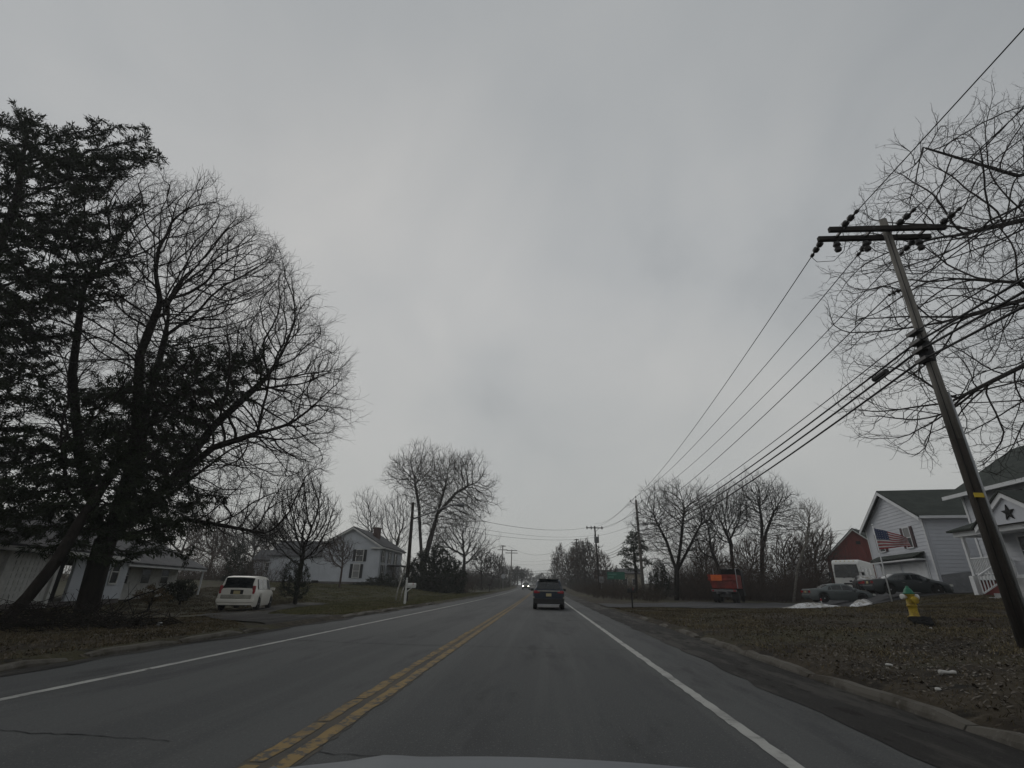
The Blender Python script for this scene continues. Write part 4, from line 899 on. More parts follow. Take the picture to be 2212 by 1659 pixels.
# --- left: the white farmhouse
snap = names()
FY = 72.; fx1 = -23.2; fx0 = -31.6; fz0 = 1.05
farm = thing('farmhouse', 'white two-storey farmhouse with black shutters and a brick chimney on the left', 'house', (fx1, FY, fz0))
ff = Fr((fx0, FY, 0), (1, 0)); FW = fx1 - fx0; e_, r_ = 6.35, 8.75
wall(ff, [(0, fz0 + .35), (FW, fz0 + .35), (FW, e_), (FW / 2, r_), (0, e_)], farm, M['siding_old'], step=.2)
fs = Fr((fx1, FY, 0), (-.03, 1)); FD = 13.
fs = Fr((fx1, FY, 0), (-.03, 1), flip=fs.n[0] < 0)
wall(fs, [(.16, fz0 + .35), (FD, fz0 + .35), (FD, e_), (.16, e_)], farm, M['siding_old'], step=.2)
mb = MB(); ff.box(mb, .05, FW - .05, fz0 - .8, fz0 + .34, -.3, -.02); fs.box(mb, .1, FD, fz0 - .8, fz0 + .34, -.3, -.02); mb.build('foundation', M['found'], farm)
mb = MB(); cxm = (fx0 + fx1) / 2; gable_roof(mb, (cxm, FY), (cxm - .3, FY + FD), (1, 0), FW / 2, e_, r_, .5, .14, .45); rf = mb.build('roof', M['shingle_grey'], farm)
mb = MB(); rake(mb, Fr((fx0, FY - .46, 0), (1, 0)), 0, FW, e_, r_, .5, .24, 0, .05); fs.box(mb, -.4, FD, e_ - .46, e_ - .27, .42, .52); ff.box(mb, FW - 1.3, FW + .55, e_ - .52, e_ - .3, .03, .45); mb.build('barge_board', M['trim_old'], farm)
chx, chz = P(813, 1165, 77)[0], P(813, 1142, 77)[2]
mb = MB(); mb.box((chx, 77, chz - 1.4), (.95, .8, 2.8)); mb.box((chx, 77, chz + .06), (1.15, 1., .14)); mb.build('chimney', M['brick'], rf)
def fu(x): return P(x, 1200, FY)[0] - fx0
wu, wl = fu(1150 * .553 + 1110 * .2411 * .553), fu(1150 * .553 + 1065 * .2411 * .553)
window(ff, farm, FW * .655, 4.15, .95, 1.5, M['shutter_dk'], M['trim_old']); window(ff, farm, FW * .625, 1.95, .85, 1.75, M['shutter_dk'], M['trim_old'], pane=M['pane_lt'])
for u in (1.7, 5.2, 8.7): window(fs, farm, u, 4.1, 1.0, 1.5, M['shutter_dk'], M['trim_old'])
for u in (1.9, 8.7): window(fs, farm, u, 1.8, 1.0, 1.9, M['shutter_dk'], M['trim_old'])
mb = MB(); fs.box(mb, 4.2, 9.6, 3.7, 3.85, .03, 2.2); mb.build('porch_roof', M['shingle_grey'], farm)
for u in (4.4, 6.8, 9.2):
    mb = MB(); fs.box(mb, u, u + .16, fz0 - .4, 3.7, 1.95, 2.11); mb.build('porch_post', M['trim_old'], farm)
# rear wing with its lower roof
wx0 = -39.5; wf = Fr((wx0, FY + .6, 0), (1, 0)); WW = fx0 - wx0 - .02
wall(wf, [(0, fz0 + .3), (WW, fz0 + .3), (WW, 4.9), (0, 4.9)], farm, M['siding_old'], step=.2)
mb = MB(); wf.box(mb, .05, WW, fz0 - .8, fz0 + .29, -.3, -.02); mb.build('foundation', M['found'], farm)
mb = MB(); gable_roof(mb, (wx0, FY + 3.6), (fx0 - .36, FY + 3.6), (0, 1), 3.0, 4.9, 6.9, .4, .14, .35); mb.build('roof', M['shingle_grey'], farm)
mb = MB(); wf.box(mb, WW * .86, WW * .99, fz0 - .3, fz0 + .45, .02, .35); mb.build('cellar_hatch', M['dark'], farm)
fin(farm, snap)
# shed
snap = names(); sx0 = P(545, 1230, 76)[0]; sx1 = P(612, 1230, 76)[0]; sz = .8; zt1 = P(560, 1207, 76)[2]
shed = thing('garden_shed', 'small white shed with a grey roof left of the farmhouse', 'shed', (sx0, 76, sz))
sf = Fr((sx0, 76, 0), (1, 0)); SW = sx1 - sx0
wall(sf, [(0, sz - .4), (SW, sz - .4), (SW, zt1), (0, zt1)], shed, M['siding_old'], step=.25)
wall(Fr((sx1, 76, 0), (0, 1)), [(.16, sz - .4), (4, sz - .4), (4, zt1), (2.1, zt1 + 1.2), (.16, zt1)], shed, M['siding_old'], step=.25)
mb = MB(); gable_roof(mb, (sx0, 78), (sx1, 78), (0, 1), 2.0, zt1, zt1 + 1.3, .35, .12, .3); mb.build('roof', M['shingle_grey'], shed)
window(sf, shed, SW * .5, zt1 - 1.6, .9, 1.0, None, M['trim_old']); fin(shed, snap)

# --- left: the long white ranch house
snap = names()
C0 = np.array((-28.4, 34.0)); rd = unit((-.29, .957, 0)); rz0 = -.1
ranch = thing('ranch_house', 'long low white ranch house behind the big trees on the left', 'house', (C0[0], C0[1], rz0))
rf_ = Fr((C0[0], C0[1], 0), rd); rf_ = Fr((C0[0], C0[1], 0), rd, flip=rf_.n[0] < 0)
zE3 = 2.75; back = 8.
wall(rf_, [(-6.3, rz0 + .1), (-.05, rz0 + .1), (-.05, zE3), (-6.3, zE3)], ranch, M['siding_old'], step=.2)
mb = MB(); rf_.box(mb, -16, -.05, -.9, rz0 + .09, -.3, -.02); mb.build('foundation', M['found'], ranch)
# garage bay: doors with a lattice of panels
wall(rf_, [(-16, 2.35), (-6.32, 2.35), (-6.32, zE3), (-16, zE3)], ranch, M['siding_old'], step=.2)
for u0, u1 in ((-15.4, -11.9), (-11.5, -8.0)):
    mb = MB(); rf_.box(mb, u0, u1, rz0, 2.33, -.2, -.1)
    for k in range(8):
        for j in range(10): rf_.box(mb, u0 + .08 + j * (u1 - u0 - .16) / 10, u0 + .08 + (j + .72) * (u1 - u0 - .16) / 10, rz0 + .06 + k * .3, rz0 + .26 + k * .3, -.1, -.075)
    mb.build('garage_door', M['trim_old'], ranch)
for u0, u1 in ((-11.9, -11.5), (-8.0, -7.75)): mb = MB(); rf_.box(mb, u0, u1, rz0 - .4, 2.35, -.2, .03); mb.build('garage_post', M['trim_old'], ranch)
mb = MB(); rf_.box(mb, -7.75, -6.32, rz0 - .3, 2.34, -.6, -.5); mb.build('side_door', M['dark'], ranch)
window(rf_, ranch, -1.75, .95, .9, 1.35, None, M['trim_old'])
# porch wing
wall(Fr(rf_.p(0, 0, -2.2), rd), [(0, rz0 - .3), (15.2, rz0 - .6), (15.2, 2.6), (0, 2.6)], ranch, M['trim_old'], plain=True)
fr2 = Fr(rf_.p(0, 0, -2.2), rd)
mb = MB(); fr2.box(mb, .6, 1.9, rz0 - .2, 2.2, .03, .09); mb.build('door', M['shutter_dk'], ranch)
for u in (4.6, 8.4, 12.2): window(fr2, ranch, u, .9, 1.6, 1.1, None, M['trim_old'], pane=M['pane'])
mb = MB(); fr2.box(mb, 2.9, 3.6, rz0 - .2, 2.3, .03, .12); mb.build('porch_panel', M['trim'], ranch)
mb = MB(); rf_.box(mb, -.3, 15.6, 2.02, 2.24, -.02, .12); rf_.box(mb, -.05, 15.5, 2.06, 2.12, -2.2, -.02); mb.build('fascia', M['trim'], ranch)
mb = MB(); rf_.box(mb, 15.0, 15.13, -1.2, 2.02, -.08, .05); mb.build('porch_post', M['trim'], ranch)
mb = MB(); rA = rf_.p(-16.5, 0, -3.9); rB = rf_.p(-.1, 0, -3.9); gable_roof(mb, rA[:2], rB[:2], rf_.n[:2], 3.9, zE3, 4.5, .55, .14, .2)
mb.build('roof', M['shingle_grey'], ranch)
mb = MB(); rA = rf_.p(.1, 0, -4.4); rB = rf_.p(15.4, 0, -4.4); gable_roof(mb, rA[:2], rB[:2], rf_.n[:2], 4.4, 2.26, 4.3, .2, .12, .2); mb.build('roof', M['shingle_grey'], ranch)
mb = MB(); rf_.box(mb, -16.4, -.05, zE3 - .42, zE3 - .22, .50, .60); rf_.box(mb, -16.4, -.05, zE3 - .3, zE3 - .24, .03, .5); mb.build('gutter', M['trim_old'], ranch)
wall(Fr(rf_.p(-.05, 0, -.02), -rf_.n, flip=(Fr((0, 0), -rf_.n).n @ rd) < 0), [(.16, rz0), (2.1, rz0), (2.1, 2.7), (.16, 2.7)], ranch, M['siding_old'])
fin(ranch, snap)

# --- houses far down the road, right
def plain_house(label, x0, x1, y, z0, e, r, m, name='house'):
    snap = names(); t = thing(name, label, 'house', (x0, y, z0)); f = Fr((x0, y, 0), (1, 0)); w = x1 - x0
    wall(f, [(0, z0 - .4), (w, z0 - .4), (w, e), (0, e)], t, m, step=.3)
    wall(Fr((x0, y, 0), (0, 1), flip=True), [(.16, z0 - .4), (7, z0 - .4), (7, e), (3.5, r), (.16, e)], t, m, step=.3)
    mb = MB(); gable_roof(mb, (x0, y + 3.5), (x1, y + 3.5), (0, 1), 3.5, e, r, .4, .14, .4); mb.build('roof', M['shingle_grey'], t)
    for u in (w * .25, w * .7): window(f, t, u, z0 + 1., 1., 1.2, None, M['trim_old'])
    fin(t, snap)
hA = P(1343, 1240, 118); plain_house('low tan house behind the green road sign', P(1338, 1250, 118)[0], P(1385, 1250, 118)[0], 118, 1.0, P(1343, 1238, 118)[2], P(1343, 1228, 118)[2], M['wall_tan'], 'tan_house')
plain_house('dull red house among the brush left of the green road sign', P(1292, 1250, 128)[0], P(1326, 1250, 128)[0], 128, 1.2, P(1320, 1240, 128)[2], P(1320, 1231, 128)[2], M['wall_pink'], 'red_house')
# ------------------------------------------------------------------ vehicles
def smooth_interp(pts, n=400, k=9):
    x = np.linspace(pts[0][0], pts[-1][0], n); y = np.interp(x, [p[0] for p in pts], [p[1] for p in pts])
    y = np.convolve(np.pad(y, k // 2, mode='edge'), np.ones(k) / k, 'valid'); return lambda t: float(np.interp(t, x, y))
class Car:
    """lofted car shell: local +Y is forwards, rear bumper at y = -L/2"""
    def __init__(s, name, label, cat, loc, rz, L, W, top, belt, plan, axles, wr, gc, paint, roof_k=.72, group=None, zoff=0.):
        s.t = thing(name, label, cat, loc, rz, group); s.L, s.W = L, W; s.top = smooth_interp(top, k=7); s.belt = smooth_interp(belt, k=15); s.plan = smooth_interp(plan, k=11)
        s.ax, s.wr, s.gc, s.rk = axles, wr, gc, roof_k
        ts = sorted(set(list(np.linspace(0, L, 90)) + [.015, .04, .08, L - .015, L - .04, L - .08])); mb = MB(); grid = []
        for t in ts:
            h = s.sec(t); grid.append([(-x, t - L / 2, z) for x, z in h[::-1]][:-1] + [(x, t - L / 2, z) for x, z in h]) if False else grid.append([(-x, t - L / 2, z) for x, z in h] + [(x, t - L / 2, z) for x, z in h[::-1][1:]])
        mb.sheet(grid)
        for g in (grid[0], grid[-1]): mb.add(g, [tuple(range(len(g)))])
        s.body = mb.build('body', paint, s.t, True); s.body.data.materials.append(M['plastic'])
        mb = MB(); mb.box((0, 0, gc + .12), (W * .8, L * .9, .12)); mb.build('underbody', M['plastic'], s.t)
        for a in axles:
            for sd in (-1, 1): s.wheel(a - L / 2, sd)
    def sec(s, t):
        zb = s.gc
        for a in s.ax:
            R = s.wr + .07
            if abs(t - a) < R: zb = max(zb, s.wr + math.sqrt(R * R - (t - a) ** 2) * .98)
        W = s.plan(t); zt = s.top(t); ze = min(t, s.L - t)
        zb = zb + .10 * max(0, 1 - ze / .12); zbelt = max(min(s.belt(t), zt - .03), zb + .06); k = float(np.clip((zt - zbelt - .03) / .32, 0, 1)); k = k * k * (3 - 2 * k)
        wr = W * (.95 + (s.rk - .95) * k); zm = zb + (zbelt - zb) * .5
        return [(W * .93, zb), (W * .985, zb + (zbelt - zb) * .15), (W, zm), (W * .985, zbelt - (zbelt - zb) * .12), (W * .955, zbelt),
                (W * .955 + (wr - W * .955) * .5, zbelt + (zt - .09 * k - .015 - zbelt) * .5), (wr, zt - .09 * k - .015), (wr * .93, zt - .035 * k - .006), (wr * .6, zt - .004), (0, zt)]
    def wheel(s, y, sd):
        w = .22; x = sd * (s.plan(y + s.L / 2) - w / 2 - .005); r = s.wr
        mb = MB(); mb.lathe([(r * .62, -w / 2), (r * .93, -w / 2), (r, -w / 2 + .03), (r, w / 2 - .03), (r * .93, w / 2), (r * .62, w / 2)], c=(x, y, r), n=24, axis='x'); wh = mb.build('wheel', M['rubber'], s.t, True)
        mb = MB(); f = x + sd * (w / 2 - .02)
        mb.lathe([(r * .64, -.012), (r * .66, .012), (r * .60, .014), (r * .58, -.005)], c=(f, y, r), n=24, axis='x')
        for k in range(7):
            a = 2 * PI * k / 7; mb.box((f, y + math.cos(a) * r * .33, r + math.sin(a) * r * .33), (.025, r * .56, r * .15), ax=((1, 0, 0), (0, math.cos(a), math.sin(a)), (0, -math.sin(a), math.cos(a))))
        mb.lathe([(r * .16, -.02), (r * .14, .022)], c=(f, y, r), n=12, axis='x'); mb.build('rim', M['rim'], wh)
    def side_pt(s, t, f, sd, off):
        h = s.sec(t); a, b, c = h[4], h[5], h[6]
        q = (a[0] + (b[0] - a[0]) * f * 2, a[1] + (b[1] - a[1]) * f * 2) if f < .5 else (b[0] + (c[0] - b[0]) * (f - .5) * 2, b[1] + (c[1] - b[1]) * (f - .5) * 2)
        return (sd * (q[0] + off), t - s.L / 2, q[1])
    def side_window(s, t0, t1, sd, f0=.07, f1=.93, sl0=0., sl1=0., m=None, name='window', off=.008):
        n = 8; rows = []
        for i in range(n + 1):
            u = i / n; rows.append([s.side_pt(t0 + (t1 - t0) * u + (sl0 * (1 - u) + sl1 * u) * g, f0 + (f1 - f0) * g, sd, off) for g in (0, .5, 1)])
        mb = MB(); mb.sheet(rows); return mb.build(name, m or M['car_glass'], s.t, True)
    def top_glass(s, t0, t1, w0=.86, w1=.86, off=.01, name='windscreen', m=None):
        n = 8; rows = []
        for i in range(n + 1):
            t = t0 + (t1 - t0) * i / n; h = s.sec(t); hw = h[7][0] * (w0 + (w1 - w0) * i / n); dz = (s.top(t + .03) - s.top(t - .03)) / .06; nl = math.hypot(1, dz)
            rows.append([(hw * u, t - s.L / 2 - dz / nl * off, s.top(t) - .03 * abs(u) ** 3 + off / nl) for u in (-1, -.8, -.4, 0, .4, .8, 1)])
        mb = MB(); mb.sheet(rows); return mb.build(name, m or M['car_glass'], s.t, True)
    def box(s, name, c, size, m, mirror=False, **k):
        for sd in ((-1, 1) if mirror else (1,)):
            mb = MB(); mb.box((c[0] * sd, c[1], c[2]), size, **k); o = mb.build(name, m, s.t)
            bv = o.modifiers.new('bevel', 'BEVEL'); bv.width = min(size) * .3; bv.segments = 2
        return o
    def mirrors(s, t, z, m):
        for sd in (-1, 1):
            mb = MB(); x = s.plan(t) * .96; mb.box((sd * (x + .14), t - s.L / 2, z), (.22, .12, .15)); mb.box((sd * (x + .03), t - s.L / 2 + .02, z - .05), (.1, .06, .04)); o = mb.build('mirror', m, s.t)
            bv = o.modifiers.new('bevel', 'BEVEL'); bv.width = .03; bv.segments = 2

# --- white minivan on the left drive, seen from behind
vb = P(470, 1321, 26.); vx, vy = -17.0, 27.6
vz = tz(vx, vy) + .04
va = math.radians(17)
van = Car('parked_minivan', 'white minivan parked on the gravel drive in front of the ranch house', 'minivan', (vx, vy + 2.0, vz), va, 5.1, 1.98,
          [(0, 1.02), (.03, 1.10), (.20, 1.45), (.34, 1.70), (.6, 1.75), (2.6, 1.77), (3.4, 1.68), (4.15, 1.12), (4.6, 1.02), (5.0, .82), (5.1, .6)],
          [(0, 1.04), (3.9, 1.0), (5.1, .6)], [(0, .86), (.12, .94), (.5, .985), (4.2, .985), (4.8, .9), (5.1, .72)], (1.05, 4.1), .34, .22, M['paint_white'], roof_k=.80)
van.top_glass(.055, .32, .98, .98, name='rear_window')
for sd in (-1, 1):
    van.side_window(.42, 1.55, sd, sl0=.05, sl1=.0); van.side_window(1.62, 2.6, sd); van.side_window(2.68, 3.55, sd, sl1=-.28)
    mb = MB(); mb.box((sd * .80, -2.50, 1.06), (.15, .12, .42), rz=-sd * .3); o = mb.build('taillight', M['red_lens'], van.t); bv = o.modifiers.new('bevel', 'BEVEL'); bv.width = .03
van.box('bumper', (0, -2.53, .52), (1.86, .16, .20), M['paint_white']); van.box('bumper_cover', (0, -2.515, .72), (1.5, .14, .20), M['paint_dirty'])
van.box('number_plate', (0, -2.565, .93), (.32, .02, .16), M['plate']); van.box('plate_recess', (0, -2.556, .95), (.62, .01, .22), M['plastic'])
van.box('roof_rail', (.72, -.4, 1.77), (.04, 2.4, .04), M['plastic'], mirror=True); van.mirrors(3.5, 1.08, M['paint_white'])
van.box('exhaust', (.55, -2.45, .27), (.07, .2, .07), M['steel'])

# --- dark suv ahead in the lane, dirty tail
suv = Car('suv', 'dark blue dirty suv driving ahead in the right lane', 'suv', (.33, 30.9 + 2.3, float(rz_(33))), 0., 4.65, 1.86,
          [(0, 1.02), (.03, 1.08), (.24, 1.40), (.42, 1.60), (.62, 1.66), (2.4, 1.68), (3., 1.6), (3.6, 1.08), (4.2, .98), (4.65, .7)],
          [(0, 1.03), (3.5, .98), (4.65, .6)], [(0, .84), (.12, .91), (.5, .93), (4.0, .93), (4.65, .72)], (.98, 3.65), .36, .24, M['paint_navy'], roof_k=.76)
suv.top_glass(.05, .40, .97, .92, name='rear_window')
mb = MB(); mb.box((0, -1.86, 1.655), (1.18, .34, .045)); mb.build('spoiler', M['plastic'], suv.t)
mb = MB(); mb.box((0, -2.335, 1.01), (1.3, .03, .05)); mb.build('tailgate_strip', M['paint_dirty'], suv.t)
for sd in (-1, 1):
    suv.side_window(.5, 1.4, sd, sl0=.1); suv.side_window(1.48, 2.4, sd); suv.side_window(2.48, 3.2, sd, sl1=-.25)
    mb = MB(); mb.box((sd * .66, -2.29, .95), (.44, .12, .15), rz=-sd * .18); o = mb.build('taillight', M['red_lens'], suv.t); bv = o.modifiers.new('bevel', 'BEVEL'); bv.width = .03
    mb = MB(); mb.box((sd * .82, -2.26, .66), (.20, .12, .09), rz=-sd * .3); mb.build('reflector', M['paint_dirty'], suv.t)
suv.box('bumper', (0, -2.33, .46), (1.76, .14, .30), M['plastic']); suv.box('skid_plate', (0, -2.33, .29), (1.25, .10, .05), M['rim'])
suv.box('number_plate', (0, -2.35, .80), (.31, .02, .155), M['plate']); suv.mirrors(3.2, 1.06, M['plastic'])
mb = MB(); mb.box((0, -1.5, 1.73), (.03, .10, .09)); mb.build('antenna_fin', M['plastic'], suv.t)

# --- oncoming car with its lights on
car = Car('oncoming_car', 'oncoming car with bright headlights far down the left lane', 'car', (-4.0, 124, float(rz_(124))), PI, 4.5, 1.8,
          [(0, .95), (.3, 1.0), (.8, 1.38), (1.4, 1.5), (2.4, 1.52), (2.9, 1.45), (3.6, 1.02), (4.2, .92), (4.5, .62)], [(0, .95), (3.5, .95), (4.5, .6)], [(0, .78), (.4, .9), (4., .9), (4.5, .74)], (.85, 3.6), .33, .2, M['paint_tan'])
car.top_glass(2.95, 3.55, .95, 1.0); car.top_glass(.32, .82, .95, .95, name='rear_window')
for sd in (-1, 1):
    car.side_window(1.0, 1.9, sd); car.side_window(2.0, 2.9, sd, sl1=-.2)
    mb = MB(); mb.box((sd * .62, 2.22, .72), (.27, .14, .15)); mb.build('headlight', M['headlight'], car.t)
car.box('grille', (0, 2.24, .60), (.8, .06, .16), M['plastic']); car.box('bumper', (0, 2.2, .36), (1.6, .14, .16), M['plastic']); car.mirrors(3.0, 1.0, M['plastic'])
fc = Car('distant_car', 'tiny white car in the oncoming lane just left of the dark suv', 'car', (-3.75 + float(cx_(190)), 190, float(rz_(190))), PI, 4.6, 1.85,
         [(0, 1.0), (.3, 1.5), (.6, 1.65), (2.8, 1.66), (3.4, 1.05), (4.3, .95), (4.6, .7)], [(0, 1.), (4.6, .7)], [(0, .85), (.4, .92), (4., .92), (4.6, .75)], (.9, 3.7), .35, .2, M['paint_white'])
fc.top_glass(2.85, 3.35, .95, 1.0)
for sd in (-1, 1): fc.side_window(.7, 1.7, sd); fc.side_window(1.8, 2.8, sd, sl1=-.2)

# --- three sedans on the right drive
def sedan(label, x, y, rz, paint, name='parked_sedan', zadd=.05, snow=False, L=4.85):
    z = tz(x, y) + zadd
    c = Car(name, label, 'car', (x, y, z), rz, L, 1.84,
            [(0, .92), (.02, .98), (.06, 1.0), (.75, 1.04), (1.0, 1.10), (1.55, 1.36), (2.1, 1.45), (2.7, 1.46), (3.05, 1.38), (3.75, 1.0), (4.2, .93), (4.6, .82), (4.85, .56)],
            [(0, .93), (1.0, .96), (3.7, .92), (4.85, .56)], [(0, .78), (.15, .86), (.6, .92), (4.1, .92), (4.6, .84), (4.85, .68)], (1.0, 3.85), .33, .19, paint, roof_k=.72, group='sedans parked on the right drive')
    c.top_glass(.82, 1.52, .98, .92, name='rear_window', m=M['snow'] if snow else None, off=.03 if snow else .01); c.top_glass(3.1, 3.72, .92, .98)
    for sd in (-1, 1):
        c.side_window(1.35, 1.66, sd, sl0=.18, f1=.85); c.side_window(1.72, 2.42, sd, f1=.92); c.side_window(2.5, 3.42, sd, sl1=-.42, f1=.92)
        mb = MB(); mb.box((sd * .66, -L / 2 + .02, .80), (.34, .1, .16), rz=-sd * .18); mb.build('taillight', M['red_lens'], c.t)
        mb = MB(); mb.box((sd * .62, L / 2 - .10, .66), (.36, .14, .14), rz=sd * .3); mb.build('headlight', M['white_lens'], c.t)
        for t in (1.9, 2.9): mb = MB(); q = c.sec(t); mb.box((sd * (q[3][0] + .012), t - L / 2, .80), (.025, .16, .03)); mb.build('door_handle', M['chrome'], c.t)
    c.box('bumper', (0, -L / 2 + .0, .48), (1.6, .12, .22), paint); c.box('bumper_strip', (0, -L / 2 - .055, .62), (1.5, .02, .035), M['chrome']); c.box('number_plate', (0, -L / 2 - .02, .78), (.31, .03, .15), M['plate'])
    c.mirrors(3.35, .98, paint); return c
sA, sB = P(1738, 1290, 45), P(1868, 1296, 44)
sedan('silver-grey sedan parked behind the snow heap', 24.0, 44.6, math.radians(-95), M['paint_silver'])
sedan('dark sedan parked right of the flagpole in front of the garage wing', 25.8, 38.9, math.radians(-100), M['paint_dkgreen'])
sedan('black sedan with a snow-covered rear window between the silver car and the flagpole', 28.7, 48.4, math.radians(-24), M['paint_black'], snow=True)

# --- dump truck with a red body
tx, ty = P(1586, 1304, 50)[:2]; tzv = tz(tx, ty) + .04
tr = thing('dump_truck', 'old red dump truck with an orange board on its tail by the thicket', 'truck', (tx, ty + 1.5, tzv), math.radians(-27))
def tb(name, m, boxes=(), prisms=(), bev=.02):
    mb = MB()
    for c, sz in boxes: mb.box(c, sz)
    for pl, d in prisms: mb.prism(pl, d)
    o = mb.build(name, m, tr); bv = o.modifiers.new('bevel', 'BEVEL'); bv.width = bev; return o
tb('dump_body', M['truck_red'], prisms=[([(-1.35, -1.6, 2.42), (1.2, -1.6, 2.42), (1.2, -1.5, 1.22), (-1.0, -1.5, 1.22)], (0, 3.4, 0))])
tb('tailgate', M['truck_red'], boxes=[((-.05, -1.69, 1.98), (2.5, .08, .16)), ((.85, -1.66, 1.42), (.08, .08, .95)), ((-.5, -1.66, 1.42), (.08, .08, .5))])
tb('board', M['truck_orange'], boxes=[((-.52, -1.72, 2.12), (.98, .05, .50))])
tb('stake_post', M['galv'], boxes=[((1.22, -1.62, 2.1), (.07, .07, 1.75))]); tb('stake_post', M['galv'], boxes=[((-.78, -1.45, 2.68), (.05, .05, .55))])
tb('cab', M['plastic'], boxes=[((.25, 2.6, 1.75), (2.0, 1.5, 2.3))]); tb('head_board', M['dark'], boxes=[((.32, 1.72, 2.7), (1.75, .12, .6)), ((.32, 1.4, 2.98), (1.8, .8, .06))])
tb('chassis', M['steel'], boxes=[((-.4, 0, .88), (.14, 6., .26)), ((.4, 0, .88), (.14, 6., .26)), ((0, -1.55, 1.02), (2.2, .14, .22)), ((0, -.6, .62), (1.6, .25, .25))])
tb('mudflap', M['rubber'], boxes=[((-.85, -1.35, .62), (.5, .03, .6))]); tb('mudflap', M['rubber'], boxes=[((.85, -1.35, .62), (.5, .03, .6))])
for x, y in ((-.98, -.55), (-.68, -.55), (.98, -.55), (.68, -.55), (-.95, 3.0), (.98, 3.0)):
    mb = MB(); r = .5; w = .26; mb.lathe([(r * .55, -w / 2), (r * .93, -w / 2), (r, -w / 2 + .04), (r, w / 2 - .04), (r * .93, w / 2), (r * .55, w / 2)], c=(x, y, r), n=22, axis='x'); wh = mb.build('wheel', M['rubber'], tr, True)
    mb = MB(); s = 1 if x > 0 else -1; mb.lathe([(r * .56, -.03), (r * .5, .03), (r * .2, .0)], c=(x + s * (w / 2 - .05), y, r), n=18, axis='x'); mb.build('rim', M['steel'], wh)
for x in (-.95, .95): mb = MB(); mb.box((x, -1.64, 1.02), (.16, .05, .12)); mb.build('taillight', M['red_lens'], tr)

# --- white motorhome by the garage wing
rx, ry = P(1867, 1270, 56)[:2]; rzv = 1.0
rv = thing('motorhome', 'white motorhome with a big windscreen parked between the barn and the garage wing', 'motorhome', (rx, ry, rzv), math.radians(51))
def rvp(name, m, f, parent=None):
    mb = MB(); f(mb); o = mb.build(name, m, parent or rv); return o
def _body(mb):
    prof = [(.12, .45), (0, .9), (.02, 1.9), (.22, 3.2), (.5, 3.45), (1.2, 3.52), (9.2, 3.52), (9.3, 3.3), (9.3, .45)]
    mb.prism([(x, 0, z) for x, z in prof], (0, 2.5, 0))
o = rvp('body', M['rv_white'], _body); bv = o.modifiers.new('bevel', 'BEVEL'); bv.width = .12; bv.segments = 3
def _ws(mb):
    mb.sheet([[(.004 - .012, .16, 1.72), (-.012 + .004, 1.25, 1.72), (-.012 + .004, 2.34, 1.72)], [(.10 - .004, .18, 2.55), (.08, 1.25, 2.55), (.096, 2.32, 2.55)], [(.19, .24, 3.02), (.17, 1.25, 3.04), (.19, 2.26, 3.02)]])
rvp('windscreen', M['car_glass'], _ws)
for x0, x1 in ((.75, 1.7), (2.6, 4.2), (5.2, 6.8)): rvp('side_window', M['car_glass'], lambda mb: mb.box(((x0 + x1) / 2, -.004, 2.35), (x1 - x0, .03, .85)))
rvp('bumper', M['trim'], lambda mb: mb.box((-.03, 1.25, .62), (.16, 2.4, .3)))
rvp('grille', M['plastic'], lambda mb: mb.box((-.012, 1.25, 1.12), (.04, .9, .16)))
for y in (.35, 2.15): rvp('headlight', M['white_lens'], lambda mb: mb.box((-.012, y, 1.0), (.05, .34, .22)))
for y in (-.22, 2.72): rvp('mirror', M['plastic'], lambda mb: (mb.box((-.18, y, 2.0), (.16, .24, .5)), mb.beam((.05, y * .6 + .5, 2.3), (-.16, y, 2.2), .04, .04)))
for y in (.7, 1.5): rvp('wiper', M['plastic'], lambda mb: mb.beam((-.035, y, 1.66), (.0, y + .55, 1.95), .03, .03))
for k in range(5): rvp('marker_light', M['tag_yellow'], lambda mb: mb.box((.36, .45 + k * .4, 3.36), (.06, .1, .06)))
for x in (1.6, 6.6):
    for y in (.12, 2.38):
        mb = MB(); r = .46; mb.lathe([(r * .55, -.13), (r, -.11), (r, .11), (r * .55, .13)], c=(x, y, r), n=20, axis='y'); wh = mb.build('wheel', M['rubber'], rv, True)
        mb = MB(); mb.lathe([(r * .55, -.02), (r * .3, .02)], c=(x, y + (-.12 if y < 1 else .12), r), n=16, axis='y'); mb.build('rim', M['rim'], wh)

# --- bonnet of the car the photo was taken from
hb = thing('own_car', 'silver-grey bonnet of the car the photo was taken from at the bottom edge', 'car', (0, 0, 0))
mb = MB(); rows = []
for i in range(25):
    y = .75 + 1.28 * i / 24; row = []
    for j in range(33):
        u = -1 + j / 16.; x = .04 + u * .86
        z = .775 - .05 * ((y - .75) / 1.28) ** 2 - .055 * abs(u) ** 2.2 - .22 * max(0, (y - 1.78) / .25) ** 2.2 + .010 * math.exp(-((abs(u) - .62) / .09) ** 2)
        row.append((x, y, z))
    rows.append(row)
mb.sheet(rows); o = mb.build('bonnet', M['hood'], hb, True); sd = o.modifiers.new('solid', 'SOLIDIFY'); sd.thickness = .03; sd.offset = -1
for s in (-1, 1):
    mb = MB(); rows = []
    for i in range(25):
        y = .75 + 1.28 * i / 24; z0 = .775 - .05 * ((y - .75) / 1.28) ** 2 - .055 - .22 * max(0, (y - 1.78) / .25) ** 2.2
        rows.append([(.04 + s * .875, y, z0 - .012), (.04 + s * .93, y, z0 - .05), (.04 + s * .955, y, z0 - .16), (.04 + s * .95, y, z0 - .35)])
    mb.sheet(rows); o = mb.build('front_wing', M['hood'], hb, True); sd = o.modifiers.new('solid', 'SOLIDIFY'); sd.thickness = .02

